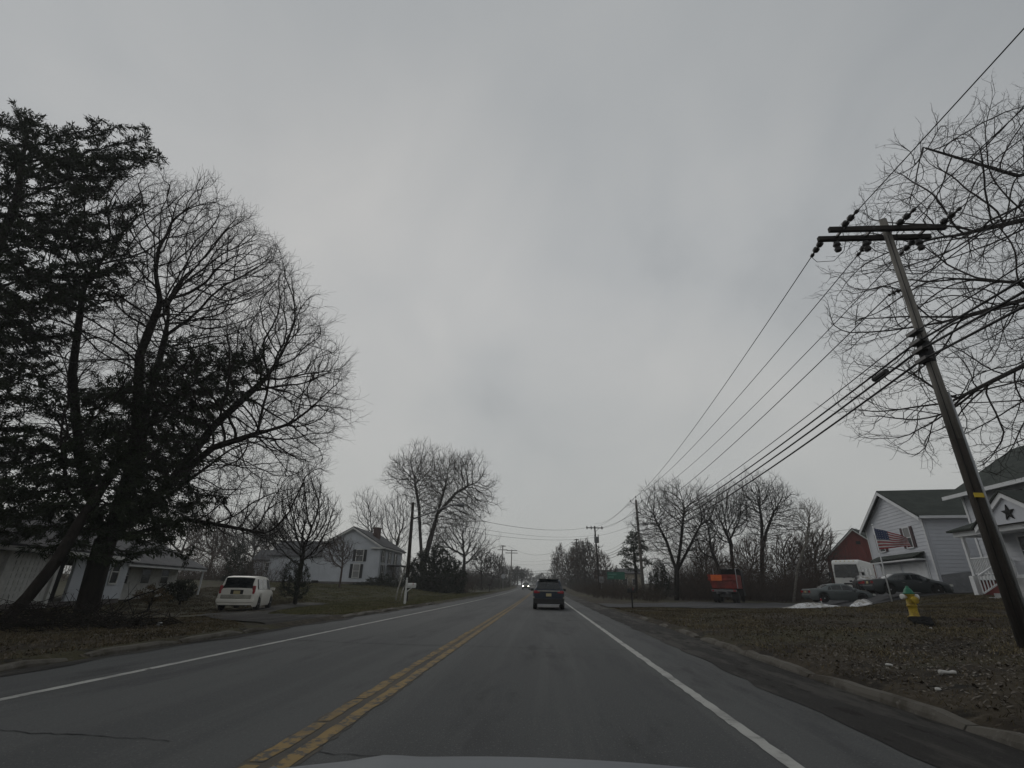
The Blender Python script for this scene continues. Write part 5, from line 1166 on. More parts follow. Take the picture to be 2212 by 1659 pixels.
# ------------------------------------------------------------------ utility poles and wires
def tpole(label, x, y, h, r, m, z=None, lean=(0, 0), name='utility_pole', group='wooden utility poles along the road', low=None):
    z = tz(x, y) if z is None else z; t = thing(name, label, 'utility pole', (x, y, z), 0, group); H_ = h - z; mb = MB()
    f = lambda k: (lean[0] * k, lean[1] * k, H_ * k)
    if low:
        mb.tube([(0, 0, -.3), f(low)], [r * 1.25, r * 1.12], 16); mb.build('pole_foot', M['pole_dark'], t, True); mb = MB(); mb.tube([f(low - .004), f(.55), f(1)], [r * 1.12, r, r * .82], 16)
    else: mb.tube([(0, 0, -.3), f(.5), f(1)], [r * 1.2, r, r * .8], 12)
    mb.build('shaft', m, t, True); return t
def part(t, name, m, fn, smooth=False):
    mb = MB(); fn(mb); o = mb.build(name, m, t, smooth); o.data.transform(Matrix.Translation(-Vector(t.location))); return o
def sagged(a, b, sag, n):
    a = np.array(a, float); b = np.array(b, float); return [a + (b - a) * i / n - np.array((0, 0, sag * 4 * (i / n) * (1 - i / n))) for i in range(n + 1)]
def wire(name, label, a, b, sag, r, group, n=28):
    mid = (np.array(a, float) + np.array(b, float)) / 2; mb = MB(); mb.tube([q - mid for q in sagged(a, b, sag, n)], r, 6); o = mb.build(name, M['wire'], None, True); o.location = mid; return tag(o, label, 'wire', group)
def insulator(mb, a, b, r=.075):
    a = np.array(a, float); b = np.array(b, float); d = (b - a); L = np.linalg.norm(d); d /= L
    pts, rad = [], []
    for s, q in ((0, .02), (.08, .02), (.12, 1), (.26, 1), (.32, .35), (.42, .35), (.47, 1), (.60, 1), (.66, .3), (.8, .3), (.84, .6), (.95, .6), (1, .1)):
        pts.append(a + d * L * s); rad.append(max(.012, r * q))
    mb.tube(pts, rad, 10)
# nearest pole
px_, py_ = 8.47, 10.15
p1 = tpole('nearest tall wooden utility pole with two crossarms on the right verge', px_, py_, 9.83, .098, M['pole_wood'], lean=(.05, -.03), low=.40)
arm_z = 9.44
part(p1, 'crossarm', M['arm_wood'], lambda mb: mb.box((8.42, 9.965, arm_z), (2.72, .09, .12))); part(p1, 'crossarm', M['arm_wood'], lambda mb: mb.box((8.30, 10.285, arm_z - .02), (2.68, .09, .12)))
for x in (7.38, 8.08, 9.35): part(p1, 'arm_bolt', M['insul'], lambda mb: (mb.box((x, 10.12, arm_z), (.05, .42, .05)), mb.lathe([(.07, -.22), (.085, -.16), (.05, -.10), (.09, -.05), (.06, .05)], c=(x, 10.3, arm_z - .16), n=10)))
P0Y = -42.; GP = 'overhead wires from the nearest pole'
near_x = (7.35, 8.62, 9.62); far_x = (7.08, 8.25, 9.32)
top2 = {0: (10.52, 59.75, 10.95), 1: (11.18, 59.75, 11.45), 2: (11.82, 59.75, 10.95)}
nm_ = ('left', 'middle', 'right')
for k in range(3):
    a = np.array((near_x[k], 9.9, arm_z + .03)); b = np.array((near_x[k] + .05, P0Y, 10.1)); w = sagged(a, b, 1.0, 60); c = a + unit(w[1] - a) * .62
    part(p1, 'strain_insulator', M['insul'], lambda mb: insulator(mb, a, c), True); wire('power_line', f'{nm_[k]} wire of three running from the nearest crossarm out of the top right corner', c, b, .98, .011, GP)
    a2 = np.array((far_x[k], 10.35, arm_z - .03)); b2 = np.array(top2[k]); w = sagged(a2, b2, .75, 60); c2 = a2 + unit(w[1] - a2) * .62
    part(p1, 'strain_insulator', M['insul'], lambda mb: insulator(mb, a2, c2), True); wire('power_line', f'{nm_[k]} wire of three from the nearest crossarm to the slim pole top beyond', c2, b2, .74, .012, GP)
    m1 = (near_x[k] * .4 + far_x[k] * .6 + .2, 10.3, arm_z - .55); part(p1, 'jumper_wire', M['wire'], lambda mb: mb.tube([c2, c2 + (.06, -.08, -.22), np.array(m1) + (-.05, .2, 0.02), np.array(m1) + (.05, -.1, .1), (m1[0] + .1, 10.15, arm_z - .25), (near_x[k], 9.95, arm_z - .1), c], .008, 5), True)
part(p1, 'neutral_insulator', M['insul'], lambda mb: insulator(mb, (8.36, 10.1, 7.78), (8.2, 10.3, 7.74), .06), True)
wire('power_line', 'single thin wire from the small side insulator of the nearest pole', (8.2, 10.3, 7.74), (11.05, 59.75, 9.05), .7, .013, GP); wire('power_line', 'single thin wire leaving the nearest pole below its crossarm to the right', (8.5, 10.0, 7.78), (8.5, P0Y, 8.2), .8, .012, GP)
GT = 'thick telephone cables on the nearest pole'
for k, (z1, z2, r, lb) in enumerate(((6.62, 7.75, .013, 'thin upper cable'), (6.38, 7.38, .023, 'upper thick cable'), (6.18, 7.02, .025, 'middle thick cable'), (5.95, 6.62, .025, 'lowest thick cable'))):
    wire('telephone_cable', f'{lb} from the nearest pole towards the slim pole beyond', (8.31, 10.2, z1), (11.05, 59.75, z2), .62 + .05 * k, r, GT); wire('telephone_cable', f'{lb} from the nearest pole out of the right edge of the photo', (8.31, 10.1, z1), (8.4, P0Y, z1 + .45), .6 + .05 * k, r, GT)
for z in (5.95, 6.18, 6.38, 6.62): part(p1, 'cable_clamp', M['insul'], lambda mb: mb.box((8.33, 10.08, z), (.16, .32, .07)))
part(p1, 'splice_case', M['plastic'], lambda mb: mb.tube([(8.42, 11.35, 6.25), (8.47, 11.9, 6.26)], .07, 8)); part(p1, 'cable_coil', M['wire'], lambda mb: mb.lathe([(.12, -.25), (.135, -.1), (.14, .1), (.12, .25)], c=(px_ + .02, py_, 6.15), n=16))
part(p1, 'conduit', M['galv'], lambda mb: mb.tube([(px_ + .15, py_ - .06, .3), (px_ + .13, py_ - .06, 5.2)], .028, 8), True); part(p1, 'pole_tag', M['tag_yellow'], lambda mb: mb.box((px_ - .02, py_ - .125, 3.02), (.19, .02, .085), rz=.1))
part(p1, 'ground_wire', M['wire'], lambda mb: mb.tube([(px_ - .08, py_ - .10, .3), (px_ - .05, py_ - .105, 6.), (px_ - .02, py_ - .115, 9.3)], .008, 5), True)
# slim pole
p2 = tpole('slim pole with three top pins beside the dark pine on the right', 11.22, 59.75, 11.05, .16, M['pole_wood'], lean=(-.05, 0))
part(p2, 'pin_bracket', M['insul'], lambda mb: (mb.tube([(11.18, 59.75, 10.62), (10.72, 59.75, 10.66), (10.52, 59.75, 10.9)], .025, 6), mb.tube([(11.18, 59.75, 10.62), (11.62, 59.75, 10.66), (11.82, 59.75, 10.9)], .025, 6), mb.tube([(11.18, 59.75, 10.9), (11.18, 59.75, 11.35)], .025, 6)))
for k in range(3): q = top2[k]; part(p2, 'pin_insulator', M['insul'], lambda mb: mb.lathe([(.03, -.12), (.09, -.1), (.05, -.03), (.09, .0), (.04, .08)], c=q, n=10))
# transformer pole
p3 = tpole('pole with a crossarm and a grey transformer can on the right', 9.75, 91.1, 11.5, .16, M['pole_dark'], lean=(-.42, 0))
part(p3, 'crossarm', M['arm_wood'], lambda mb: mb.box((9.32, 91., 11.18), (3.0, .14, .16), rz=.02)); part(p3, 'brace', M['arm_wood'], lambda mb: (mb.beam((9.4, 91, 10.5), (10.1, 91, 11.12), .06, .06)))
part(p3, 'transformer', M['galv'], lambda mb: mb.lathe([(.2, -.55), (.42, -.5), (.42, .4), (.44, .42), (.44, .46), (.3, .52)], c=(9.52, 90.55, 9.1), n=18), True)
for s in (-1, 1): part(p3, 'bushing', M['insul'], lambda mb: mb.lathe([(.05, 0), (.1, .12), (.05, .2), (.1, .3), (.04, .5)], c=(9.52 + s * .3, 90.55, 9.55), n=8))
for x in (7.95, 8.7, 10.6): part(p3, 'pin_insulator', M['insul'], lambda mb: mb.lathe([(.04, -.35), (.1, -.2), (.06, 0), (.11, .08), (.05, .26)], c=(x, 91, 11.25), n=8))
GM = 'wires between the right-hand poles'
wire('power_line', 'left wire from the slim pole top down to the transformer pole', top2[0], (9.3, 91, 11.9), .75, .014, GM); wire('power_line', 'middle wire from the slim pole top down to the transformer pole', top2[1], (9.35, 91, 11.3), .6, .014, GM); wire('power_line', 'right wire from the slim pole top down to the transformer pole', top2[2], (10.4, 91, 11.25), .9, .014, GM)
wire('power_line', 'thick wire from the slim pole shaft to the right end of the transformer crossarm', (11.15, 59.75, 9.7), (10.75, 91, 11.3), .25, .02, GM); wire('power_line', 'thin wire from the slim pole shaft to the transformer can', (11.15, 59.75, 8.35), (9.8, 91, 9.85), .2, .014, GM)
for k, (za, zb, r, lb) in enumerate(((7.75, 7.3, .014, 'thin'), (7.38, 6.75, .026, 'upper thick'), (7.02, 6.45, .026, 'middle thick'), (6.62, 6.05, .026, 'lowest thick'))):
    wire('telephone_cable', f'{lb} sagging cable between the slim pole and the transformer pole', (11.1, 59.75, za), (9.75, 91, zb), .85, r, 'sagging cables before the transformer pole')
# poles beyond
p4 = tpole('pole with one crossarm in the roadside trees behind the transformer pole', 9.75, 121, 11.5, .16, M['pole_dark'], lean=(-.3, 0)); part(p4, 'crossarm', M['arm_wood'], lambda mb: mb.box((9.5, 121, 11.0), (3.4, .16, .18)))
q = P(1246, 1185, 128); p5 = tpole('left one of the two poles in the roadside trees, with a street lamp arm', q[0], 128, P(1246, 1164, 128)[2], .16, M['pole_dark']); zq = P(1246, 1166, 128)[2]
part(p5, 'crossarm', M['arm_wood'], lambda mb: (mb.box((q[0], 128, zq), (1.1, .16, .18)), mb.box((q[0] - .1, 128, zq - .75), (2.4, .16, .16))))
lq = P(1204, 1194, 127); part(p5, 'lamp_arm', M['galv'], lambda mb: mb.tube([(q[0], 128, lq[2] - .9), (lq[0] + 1.5, 127.3, lq[2] + .02), (lq[0] + .3, 127, lq[2])], .05, 6)); part(p5, 'lamp_head', M['galv'], lambda mb: mb.box((lq[0], 127, lq[2] - .02), (.8, .35, .22)))
q6 = P(1086, 1250, 135); z6 = P(1088, 1178, 135)[2]; p6 = tpole('pole with a narrow and a wide crossarm left of the road', -11.0, 134.8, z6, .16, M['pole_wood'], lean=(.45, 0)); part(p6, 'crossarm', M['arm_wood'], lambda mb: (mb.box((-10.5, 134.8, z6 - .2), (1.3, .9, .16), rz=.7), mb.box((-10.6, 134.8, z6 - 1.15), (2.6, .16, .18))))
z7 = P(1104, 1187, 157)[2]; p7 = tpole('pole with two equal crossarms left of the road, farther off', -9.65, 157.2, z7, .16, M['pole_wood'], lean=(.1, 0)); part(p7, 'crossarm', M['arm_wood'], lambda mb: (mb.box((-9.5, 157.2, z7 - .3), (3.2, .16, .2)), mb.box((-9.6, 157.2, z7 - 1.0), (3.8, .16, .2))))
for i, (px0, py0, Y) in enumerate(((1118, 1222, 205), (1127, 1228, 222))):
    q = P(px0, py0, Y); t = tpole('short dark pole in the distance left of the road', q[0], Y, q[2], .17, M['pole_dark']); part(t, 'crossarm', M['arm_wood'], lambda mb: mb.box((q[0], Y, q[2] - .5), (2.6, .18, .22)))
GX_ = 'wires crossing above the road'
wire('power_line', 'deeply sagging wire crossing the road between the farther pole tops', (q6[0] + 1.2, 134.8, z6), (8.0, 128, P(1246, 1166, 128)[2]), 3.0, .022, GX_)
for k, (z, zz, r, lb) in enumerate(((5.9, 6.2, .035, 'upper thick'), (5.4, 5.3, .04, 'lower thick'), (8.6, 8.6, .014, 'upper thin'), (7.6, 7.8, .014, 'lower thin'))):
    wire('telephone_cable', f'{lb} low cable crossing the road near the far poles', (-9.5, 157, z), (8., 128, zz), .8, r, GX_)
# bare pole with a street lamp on the left verge
lx, ly = -11.0, 42.0; lp = tpole('leaning bare pole carrying a long street lamp arm on the left lawn', lx, ly, 7.75, .15, M['pole_dark'], name='street_lamp', group=None, lean=(-.15, 0)); lp['category'] = 'street lamp'
part(lp, 'lamp_arm', M['steel'], lambda mb: mb.tube([(lx - .12, ly - .1, 6.33), P(967, 1148, 41.8) * 0 + np.array((-9.17, ly - .2, 6.97)), (-8.3, ly - .2, 7.35), (-7.6, ly - .2, 7.52), (-7.2, ly - .2, 7.54)], .06, 8), True)
part(lp, 'lamp_head', M['steel'], lambda mb: mb.tube([(-7.35, ly - .2, 7.54), (-7.15, ly - .2, 7.55), (-6.8, ly - .2, 7.53), (-6.62, ly - .2, 7.50)], [.07, .17, .18, .07], 10), True)
part(lp, 'brace', M['galv'], lambda mb: mb.beam((lx - .1, ly - .15, 7.0), (-9.1, ly - .2, 7.02), .03, .03))
wire('power_line', 'upper wire crossing the road from the street lamp pole to the transformer pole', (lx - .15, ly, 7.7), (7.9, 91, 11.2), 1.15, .02, GX_); wire('power_line', 'middle wire crossing the road from the street lamp pole', (lx - .1, ly, 6.7), (9.3, 91, 9.95), .95, .013, GX_); wire('power_line', 'lowest wire crossing the road from the street lamp pole', (lx - .1, ly, 6.2), (9.4, 91, 9.6), .95, .015, GX_)
wire('power_line', 'thin service wire leading from the thicket to the garage wing', (22, 66, 8.0), P(1850, 1142, 52) + (0, 0, .0), .4, .012, None)

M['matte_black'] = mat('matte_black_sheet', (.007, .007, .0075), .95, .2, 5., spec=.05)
# ------------------------------------------------------------------ small roadside things
# hydrant and the black cover at its foot
hxp, hyp = 10.86, 16.39; hz = tz(hxp, hyp)
hd = thing('fire_hydrant', 'yellow fire hydrant with a green bonnet on the right lawn', 'hydrant', (hxp, hyp, hz))
H = lambda name, m, fn: (lambda mb: (fn(mb), mb.build(name, m, hd, True)))(MB())
H('barrel', M['hyd_y'], lambda mb: mb.lathe([(.175, -.05), (.175, .035), (.135, .05), (.12, .07), (.112, .22), (.115, .30), (.135, .31), (.135, .335), (.115, .345), (.108, .56), (.125, .60), (.14, .615), (.14, .64)], n=20))
H('bonnet', M['hyd_g'], lambda mb: mb.lathe([(.15, .64), (.15, .665), (.125, .69), (.10, .76), (.055, .81), (.04, .82), (.04, .86), (.02, .865)], n=18))
H('outlet_cap', M['hyd_w'], lambda mb: mb.lathe([(.06, -.24), (.075, -.235), (.075, -.16), (.05, -.155), (.05, -.08)], c=(0, 0, .565), n=12, axis='x')); H('outlet_cap', M['hyd_w'], lambda mb: mb.lathe([(.05, .08), (.05, .155), (.075, .16), (.075, .235), (.06, .24)], c=(0, 0, .565), n=12, axis='x'))
H('pumper_cap', M['hyd_y'], lambda mb: mb.lathe([(.09, -.23), (.10, -.22), (.10, -.16), (.07, -.15), (.07, -.07)], c=(0, 0, .48), n=14, axis='y')); H('chain', M['steel'], lambda mb: mb.tube([(.21, -.03, .55), (.19, -.06, .44), (.13, -.08, .40), (.11, -.05, .48)], .008, 5))
q0, q1, q2, q3, q4 = [(lambda p_: (p_[0], p_[1]))(P((3400 + a * .3014) * .553, (2250 + b * .3014) * .553, Y)) for a, b, Y in ((490, 556, 16.15), (570, 640, 15.2), (800, 725, 14.25), (862, 728, 14.2), (785, 525, 15.9))]
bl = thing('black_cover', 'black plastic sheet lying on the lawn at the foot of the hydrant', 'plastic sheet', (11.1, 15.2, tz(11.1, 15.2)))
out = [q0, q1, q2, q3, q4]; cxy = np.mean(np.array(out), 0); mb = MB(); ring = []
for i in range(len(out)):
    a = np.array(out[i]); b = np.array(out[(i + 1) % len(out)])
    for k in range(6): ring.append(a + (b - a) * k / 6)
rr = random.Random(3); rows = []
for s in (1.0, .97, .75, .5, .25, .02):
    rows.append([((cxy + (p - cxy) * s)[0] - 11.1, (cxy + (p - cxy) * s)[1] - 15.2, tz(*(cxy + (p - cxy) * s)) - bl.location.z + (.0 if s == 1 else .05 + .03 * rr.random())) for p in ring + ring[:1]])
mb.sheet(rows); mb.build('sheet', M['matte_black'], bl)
def pebble(name, label, cat, c, size, m, seed, group=None):
    rg = random.Random(seed); x, y = c; z = tz(x, y); me = MB(); rows = []
    for i in range(7):
        a = PI * i / 6; rows.append([(size[0] * math.sin(a) * math.cos(2 * PI * j / 9) * rg.uniform(.8, 1.15), size[1] * math.sin(a) * math.sin(2 * PI * j / 9) * rg.uniform(.8, 1.15), size[2] * (.6 - math.cos(a)) * rg.uniform(.85, 1.1)) for j in range(9)])
        rows[-1].append(rows[-1][0])
    me.sheet(rows); o = me.build(name, m, None, True); o.location = (x, y, z); o.rotation_euler = (0, 0, rg.uniform(0, 3)); return tag(o, label, cat, group)
pebble('mud_clod', 'flat dark lump on the lawn between the hydrant and the nearest pole', 'clod', P((3400 + 1380 * .3014) * .553, (2250 + 685 * .3014) * .553, 14.9)[:2], (.22, .12, .05), M['bark_red'], 5)
bq = P((3400 + 1030 * .3014) * .553, (2250 + 1310 * .3014) * .553, 8.05)[:2]; bz_ = tz(*bq)
o = None; mb = MB(); mb.tube([(-.11, 0, .03), (-.07, .01, .035), (0, 0, .03), (.07, .012, .035), (.10, .0, .03)], [.035, .025, .018, .026, .022], 8); o = mb.build('litter_scrap', M['litter'], None, True); o.location = (*bq, bz_); tag(o, 'pale crumpled scrap on the near right verge', 'litter')
pebble('pale_stone', 'pale stone lying on the left lawn before the drive', 'stone', P(344, 1354, 16.2)[:2], (.12, .09, .07), M['sign_back'], 6); 
for i, (a, b, Y) in enumerate(((215, 1035, 9.2), (800, 730, 13.9), (870, 1460, 7.2), (1600, 800, 13.))):
    pebble('litter_scrap', 'small pale flake among the dead leaves of the right verge', 'litter', P((3400 + a * .3014) * .553, (2250 + b * .3014) * .553, Y)[:2], (.06, .035, .02), M['litter'], 10 + i, 'pale scraps on the right verge')
# snow heaps
def snow(label, pts, Y, hgt, seed):
    pts = [np.array(P(x, y, Yq)[:2]) for x, y, Yq in pts]; c = np.mean(pts, 0); rg = random.Random(seed); ring = []
    for i in range(len(pts)):
        a, b = pts[i], pts[(i + 1) % len(pts)]
        for k in range(5): ring.append(a + (b - a) * k / 5 + np.array((rg.uniform(-.08, .08), rg.uniform(-.08, .08))))
    z0 = tz(*c); mb = MB(); rows = []
    for s, h in ((1.03, -.05), (.97, .10), (.85, .32), (.65, .62), (.42, .88), (.2, 1.), (.01, .97)):
        rows.append([((p - c) * s)[0:2].tolist() + [tz(*(c + (p - c) * s)) - z0 + hgt * h * rg.uniform(.8, 1.15)] for p in ring]); rows[-1].append(rows[-1][0])
    mb.sheet(rows); o = mb.build('snow_heap', M['snow'], None, True); o.location = (*c, z0); tag(o, label, 'snow heap')
snow('larger dirty snow heap on the drive edge in front of the silver sedan', [(1684, 1313, 38.6), (1720, 1316, 37.7), (1790, 1314, 37.7), (1832, 1306, 39), (1790, 1296, 41), (1720, 1298, 41)], 41, .42, 1)
snow('smaller snow heap at the front wheel of the silver sedan', [(1826, 1305, 38.5), (1850, 1304, 38.), (1884, 1299, 38.), (1884, 1294, 40), (1850, 1297, 41)], 40, .38, 2)
# stake by the snow, cone
st = P(1777, 1313, 38.3); sk = thing('marker_stake', 'short thin marker stake standing in front of the larger snow heap', 'stake', (st[0], st[1], tz(st[0], st[1]))); mb = MB(); mb.box((0, 0, .35), (.05, .02, .9)); mb.build('stake', M['trim_old'], sk); mb = MB(); mb.box((0, -.015, .72), (.11, .01, .14)); mb.build('reflector', M['red_lens'], sk)
# mailboxes
def mailbox(label, x, y, m, h, fancy, rz):
    z = tz(x, y); t = thing('mailbox', label, 'mailbox', (x, y, z), rz); mb = MB(); w = .10 if fancy else .09
    mb.box((0, 0, h / 2 - .15), (w, w, h + .3))
    if fancy: mb.box((0, 0, h * .32), (w * 1.25, w * 1.25, h * .5)); mb.lathe([(.07, h), (.075, h + .02), (.03, h + .05), (.055, h + .10), (.05, h + .15), (.01, h + .18)], n=12)
    mb.build('post', m, t); zb = h * .74 if fancy else h
    mb = MB(); x0 = .08 if fancy else -.26
    sec = [(x0, zb)] + [(x0, zb + .02)]
    pts = [(-.085, 0), (.085, 0), (.085, .13)] + [(.085 * math.cos(a), .13 + .085 * math.sin(a)) for a in np.linspace(.3, PI - .3, 7)] + [(-.085, .13)]
    mb.prism([(x0, py, zb + pz) for py, pz in pts], (.5, 0, 0)); o = mb.build('box', m, t)
    mb = MB(); mb.prism([(x0 + .5, py * 1.04, zb + pz * 1.02 - .002) for py, pz in pts], (.015, 0, 0)); mb.build('door', m, o)
    mb = MB(); mb.box((x0 + .24, 0, zb - .035), (.52, .15, .05))
    if fancy: mb.beam((.03, 0, zb - .3), (.36, 0, zb - .05), .05, .05)
    mb.build('bracket', m, t); mb = MB(); mb.box((x0 + .36, -.095, zb + .17), (.03, .012, .16)); mb.build('flag', M['red_lens'], t); return t
mailbox('white wooden mailbox post with a round finial on the left verge', -8.5, 32.3, M['mailbox_white'], 1.36, True, 0)
mailbox('dark mailbox on a thin post at the right verge before the drive', 5.85, 35.4, M['mailbox_dark'], 1.0, False, 0.)
q = P(1054, 1288, 84); mailbox('small dark mailbox far down the left verge', -8.6, 84.3, M['mailbox_dark'], 1.0, False, 0)
# signs
def sign(name, label, x, y, w, h, zc, face, posts, m_post, rz=0., octo=False, cat='sign'):
    z = tz(x, y); t = thing(name, label, cat, (x, y, z), rz); mb = MB()
    if octo: mb.prism([(w / 2 / math.cos(PI / 8) * math.cos(PI / 8 + k * PI / 4), -.05, zc - z + w / 2 / math.cos(PI / 8) * math.sin(PI / 8 + k * PI / 4)) for k in range(8)], (0, -.02, 0))
    else: mb.box((0, -.06, zc - z), (w, .025, h))
    f = mb.build('panel', face, t)
    for px0 in posts: mb = MB(); mb.box((px0, 0, (zc - z) / 2 + h * .1 - .1), (.07, .06, zc - z + h * .3 + .2)); mb.build('post', m_post, t)
    return t, f, zc - z
def letters(f, m, text, x, z, size, y=-.0745):
    cu = bpy.data.curves.new('lettering', 'FONT'); cu.body = text; cu.size = size; cu.align_x = 'CENTER'; cu.align_y = 'CENTER'; cu.extrude = .002; ob = bpy.data.objects.new('lettering', cu); COL.objects.link(ob)
    ob.location = (x, y, z); ob.rotation_euler = (PI / 2, 0, 0); cu.materials.append(m); me = bpy.data.meshes.new_from_object(ob); o2 = bpy.data.objects.new('figures', me); COL.objects.link(o2); o2.location = ob.location; o2.rotation_euler = ob.rotation_euler; o2.parent = f; bpy.data.objects.remove(ob); return o2
g0, g1 = P(1311, 1235, 92.9), P(1350, 1252, 92.9)
gt, gf_, gz = sign('road_sign', 'wide green road sign with two faded text lines on two posts', (g0[0] + g1[0]) / 2, 92.9, g1[0] - g0[0], g0[2] - g1[2], (g0[2] + g1[2]) / 2, M['sign_green'], (-.55, .75), M['mailbox_dark'])
gw = g1[0] - g0[0]; gh = g0[2] - g1[2]; rg = random.Random(4)
mb = MB(); x = -gw * .42
for wln in (10,):
    for k in range(wln): mb.box((x, -.076, gz + gh * .17), (gw * .026, .006, gh * rg.uniform(.14, .24))); x += gw * .048
mb.build('lettering', M['sign_text'], gf_); mb = MB(); x = -gw * .42
for k in range(6): mb.box((x, -.076, gz - gh * .2), (gw * .026, .006, gh * rg.uniform(.14, .24))); x += gw * .052
mb.build('lettering', M['sign_text'], gf_)
s0, s1 = P(1292, 1247, 78), P(1307, 1262, 78)
stt, sf_, szz = sign('speed_sign', 'pale speed limit sign half hidden by brush left of the green sign', P(1299, 1255, 90)[0], 90, .75, .95, P(1299, 1252, 90)[2], M['sign_white'], (0,), M['galv'])
letters(sf_, M['sign_black'], '30', 0, szz - .12, .5)
oc = P(1087, 1245, 124); sign('road_sign', 'pale bare back of an octagonal sign left of the road', oc[0], 124, 1.0, 1.0, oc[2], M['sign_back'], (0,), M['galv'], octo=True)
# brush heap and fallen branch on the left lawn
rngb = np.random.default_rng(77)
def heap(label, c, rad, h, n, seed):
    rng = np.random.default_rng(seed); pos, par, r_ = [], [], []
    for i in range(n):
        a = rng.uniform(0, 2 * PI); rr = rad * rng.uniform(0, 1) ** .6; x = c[0] + rr * math.cos(a) * 1.7; y = c[1] + rr * math.sin(a) * .8; z = tz(x, y) + h * rng.uniform(0, 1) * (1 - rr / rad)
        d = unit(rng.normal(size=3) * (1, .7, .3)); L = rng.uniform(.5, 1.8); p_ = np.array((x, y, z + .03)) - d * L / 2; k0 = -1
        for s in range(4):
            pos.append(p_.copy()); par.append(k0); r_.append(.016 * (1 - s * .2)); k0 = len(pos) - 1; d = unit(d + rng.normal(size=3) * .2); p_ = p_ + d * L / 3; p_[2] = max(p_[2], tz(p_[0], p_[1]) + .01)
    o = limb_mesh(np.array(pos), np.array(par), np.array(r_), np.ones(len(pos), bool), 'branch_heap', M['bark'], None); co = np.array((c[0], c[1], tz(*c)))
    v = np.zeros(len(o.data.vertices) * 3, np.float32); o.data.vertices.foreach_get('co', v); v = v.reshape(-1, 3) - co.astype(np.float32); o.data.vertices.foreach_set('co', v.ravel()); o.location = co; tag(o, label, 'branch heap')
heap('long heap of dark cut branches under the evergreen on the left lawn', (-15.8, 15.8), 2.6, .8, 700, 5)
mb = MB(); base = np.array(P(265, 1302, 25.)); pts = [P(268, 1300, 24.5), P(300, 1286, 24.5), P(325, 1279, 24.6), P(350, 1268, 24.7), P(362, 1258, 24.8)]
mb.tube([p_ - base for p_ in pts], [.035, .03, .026, .02, .012], 6); mb.tube([pts[2] - base, P(343, 1279, 24.5) - base], [.02, .008], 5); o = mb.build('fallen_branch', M['bark'], None, True); o.location = base; tag(o, 'crooked fallen branch leaning before the tan bush', 'branch')

# ------------------------------------------------------------------ sky and light
w = bpy.data.worlds.new('World'); scene.world = w; w.use_nodes = True; nt = w.node_tree; N = nt.nodes; L = nt.links
bg = N['Background']; bg.inputs['Strength'].default_value = .1
SUN_EL, SUN_AZ = math.radians(38), math.radians(-35)          # azimuth from +Y towards +X
sky = N.new('ShaderNodeTexSky'); sky.sky_type = 'NISHITA'; sky.sun_disc = False; sky.sun_elevation = SUN_EL; sky.sun_rotation = SUN_AZ
tc = N.new('ShaderNodeTexCoord'); sp_ = N.new('ShaderNodeSeparateXYZ'); L.new(tc.outputs['Generated'], sp_.inputs[0])
def math_(op, a, b=None, clamp=False):
    n = N.new('ShaderNodeMath'); n.operation = op; n.use_clamp = clamp
    for i, v in enumerate((a, b)):
        if v is None: continue
        if isinstance(v, (int, float)): n.inputs[i].default_value = v
        else: L.new(v, n.inputs[i])
    return n.outputs[0]
zc = math_('ADD', math_('MAXIMUM', sp_.outputs['Z'], 0.), .55)
cv = N.new('ShaderNodeCombineXYZ'); L.new(math_('DIVIDE', sp_.outputs['X'], zc), cv.inputs[0]); L.new(math_('DIVIDE', sp_.outputs['Y'], zc), cv.inputs[1])
def noise(scale, det, dist, loc, stretch=(1, 1, 1)):
    mp = N.new('ShaderNodeMapping'); mp.inputs['Location'].default_value = loc; mp.inputs['Scale'].default_value = stretch; mp.inputs['Rotation'].default_value = (0, 0, .6); L.new(cv.outputs[0], mp.inputs[0])
    n = N.new('ShaderNodeTexNoise'); n.inputs['Scale'].default_value = scale; n.inputs['Detail'].default_value = det; n.inputs['Roughness'].default_value = .52; n.inputs['Distortion'].default_value = dist; L.new(mp.outputs[0], n.inputs['Vector']); return n.outputs['Fac']
n1 = noise(1.25, 3, .35, (15.2, 8.8, 0), (1, .85, 1)); n2 = noise(3.2, 5, .4, (30.4, 6.16, 0), (1, .8, 1))
cl = math_('ADD', math_('MULTIPLY', n1, .62), math_('MULTIPLY', n2, .38))
# a darker bank of cloud high on the right
dk = math_('ADD', math_('MULTIPLY', sp_.outputs['X'], .75), math_('MULTIPLY', sp_.outputs['Z'], .55))
dkf = N.new('ShaderNodeMapRange'); dkf.interpolation_type = 'SMOOTHSTEP'; dkf.inputs['From Min'].default_value = .58; dkf.inputs['From Max'].default_value = .98; L.new(dk, dkf.inputs['Value'])
cl2 = cl
rp = N.new('ShaderNodeValToRGB'); e = rp.color_ramp.elements; e[0].position = .32; e[0].color = (3.05, 3.20, 3.34, 1); e[1].position = .62; e[1].color = (5.1, 5.12, 5.05, 1)
m_ = rp.color_ramp.elements.new(.47); m_.color = (4.30, 4.42, 4.46, 1); L.new(cl2, rp.inputs['Fac'])
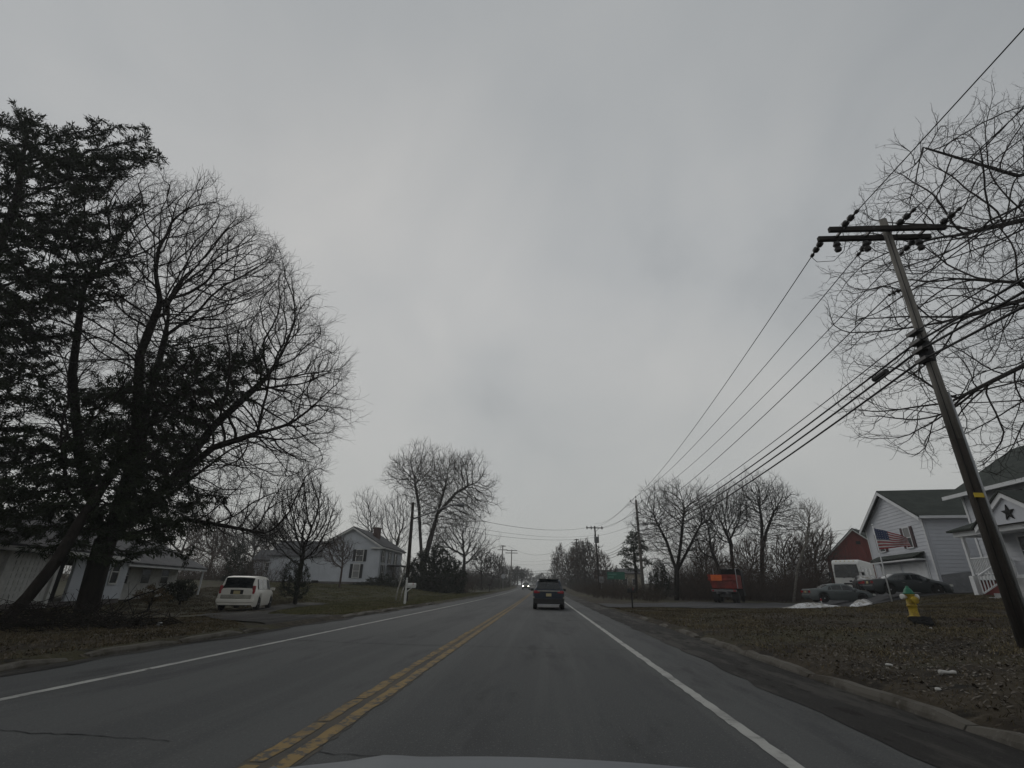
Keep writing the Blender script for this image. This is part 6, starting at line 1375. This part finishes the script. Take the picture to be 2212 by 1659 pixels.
# paler, warmer band low down
hz_ = N.new('ShaderNodeMapRange'); hz_.interpolation_type = 'SMOOTHSTEP'; hz_.inputs['From Min'].default_value = .62; hz_.inputs['From Max'].default_value = .05; L.new(sp_.outputs['Z'], hz_.inputs['Value'])
mx = N.new('ShaderNodeMix'); mx.data_type = 'RGBA'; L.new(math_('MULTIPLY', hz_.outputs[0], .62), mx.inputs[0]); L.new(rp.outputs['Color'], mx.inputs[6]); mx.inputs[7].default_value = (4.3, 4.35, 4.15, 1)
dm = N.new('ShaderNodeMix'); dm.data_type = 'RGBA'; L.new(math_('MULTIPLY', dkf.outputs[0], .62), dm.inputs[0]); L.new(mx.outputs[2], dm.inputs[6]); dm.inputs[7].default_value = (2.3, 2.46, 2.62, 1)
tp = N.new('ShaderNodeMapRange'); tp.interpolation_type = 'SMOOTHSTEP'; tp.inputs['From Min'].default_value = .5; tp.inputs['From Max'].default_value = .95; L.new(sp_.outputs['Z'], tp.inputs['Value'])
tm = N.new('ShaderNodeMix'); tm.data_type = 'RGBA'; L.new(math_('MULTIPLY', tp.outputs[0], .45), tm.inputs[0]); L.new(dm.outputs[2], tm.inputs[6]); tm.inputs[7].default_value = (3.0, 3.2, 3.34, 1)
fin_ = N.new('ShaderNodeMix'); fin_.data_type = 'RGBA'; fin_.inputs[0].default_value = .96; L.new(sky.outputs['Color'], fin_.inputs[6]); L.new(tm.outputs[2], fin_.inputs[7])
L.new(fin_.outputs[2], bg.inputs['Color'])
hm_ = bpy.data.materials.new('thin_winter_haze'); hm_.use_nodes = True; hn = hm_.node_tree; hn.nodes.clear(); ho = hn.nodes.new('ShaderNodeOutputMaterial'); hv = hn.nodes.new('ShaderNodeVolumePrincipled')
hv.inputs['Color'].default_value = (.93, .95, .96, 1); hv.inputs['Density'].default_value = .0007; hv.inputs['Anisotropy'].default_value = .2; hn.links.new(hv.outputs[0], ho.inputs['Volume'])
mb = MB(); mb.box((0, 1270, 15), (1900, 2760, 33)); tag(mb.build('haze', hm_), kind='stuff')
scene.cycles.volume_bounces = 1
sl = bpy.data.lights.new('sun', 'SUN'); sl.energy = .5; sl.angle = math.radians(30); sl.color = (1., .97, .92); so = bpy.data.objects.new('sun', sl); COL.objects.link(so)
sd_ = Vector((math.sin(SUN_AZ) * math.cos(SUN_EL), math.cos(SUN_AZ) * math.cos(SUN_EL), math.sin(SUN_EL))); so.rotation_euler = (-sd_).to_track_quat('-Z', 'Y').to_euler(); so.location = (0, 0, 60)
scene.cycles.use_denoising = True; scene.cycles.max_bounces = 4; scene.cycles.diffuse_bounces = 2; scene.cycles.glossy_bounces = 2; scene.cycles.transparent_max_bounces = 4
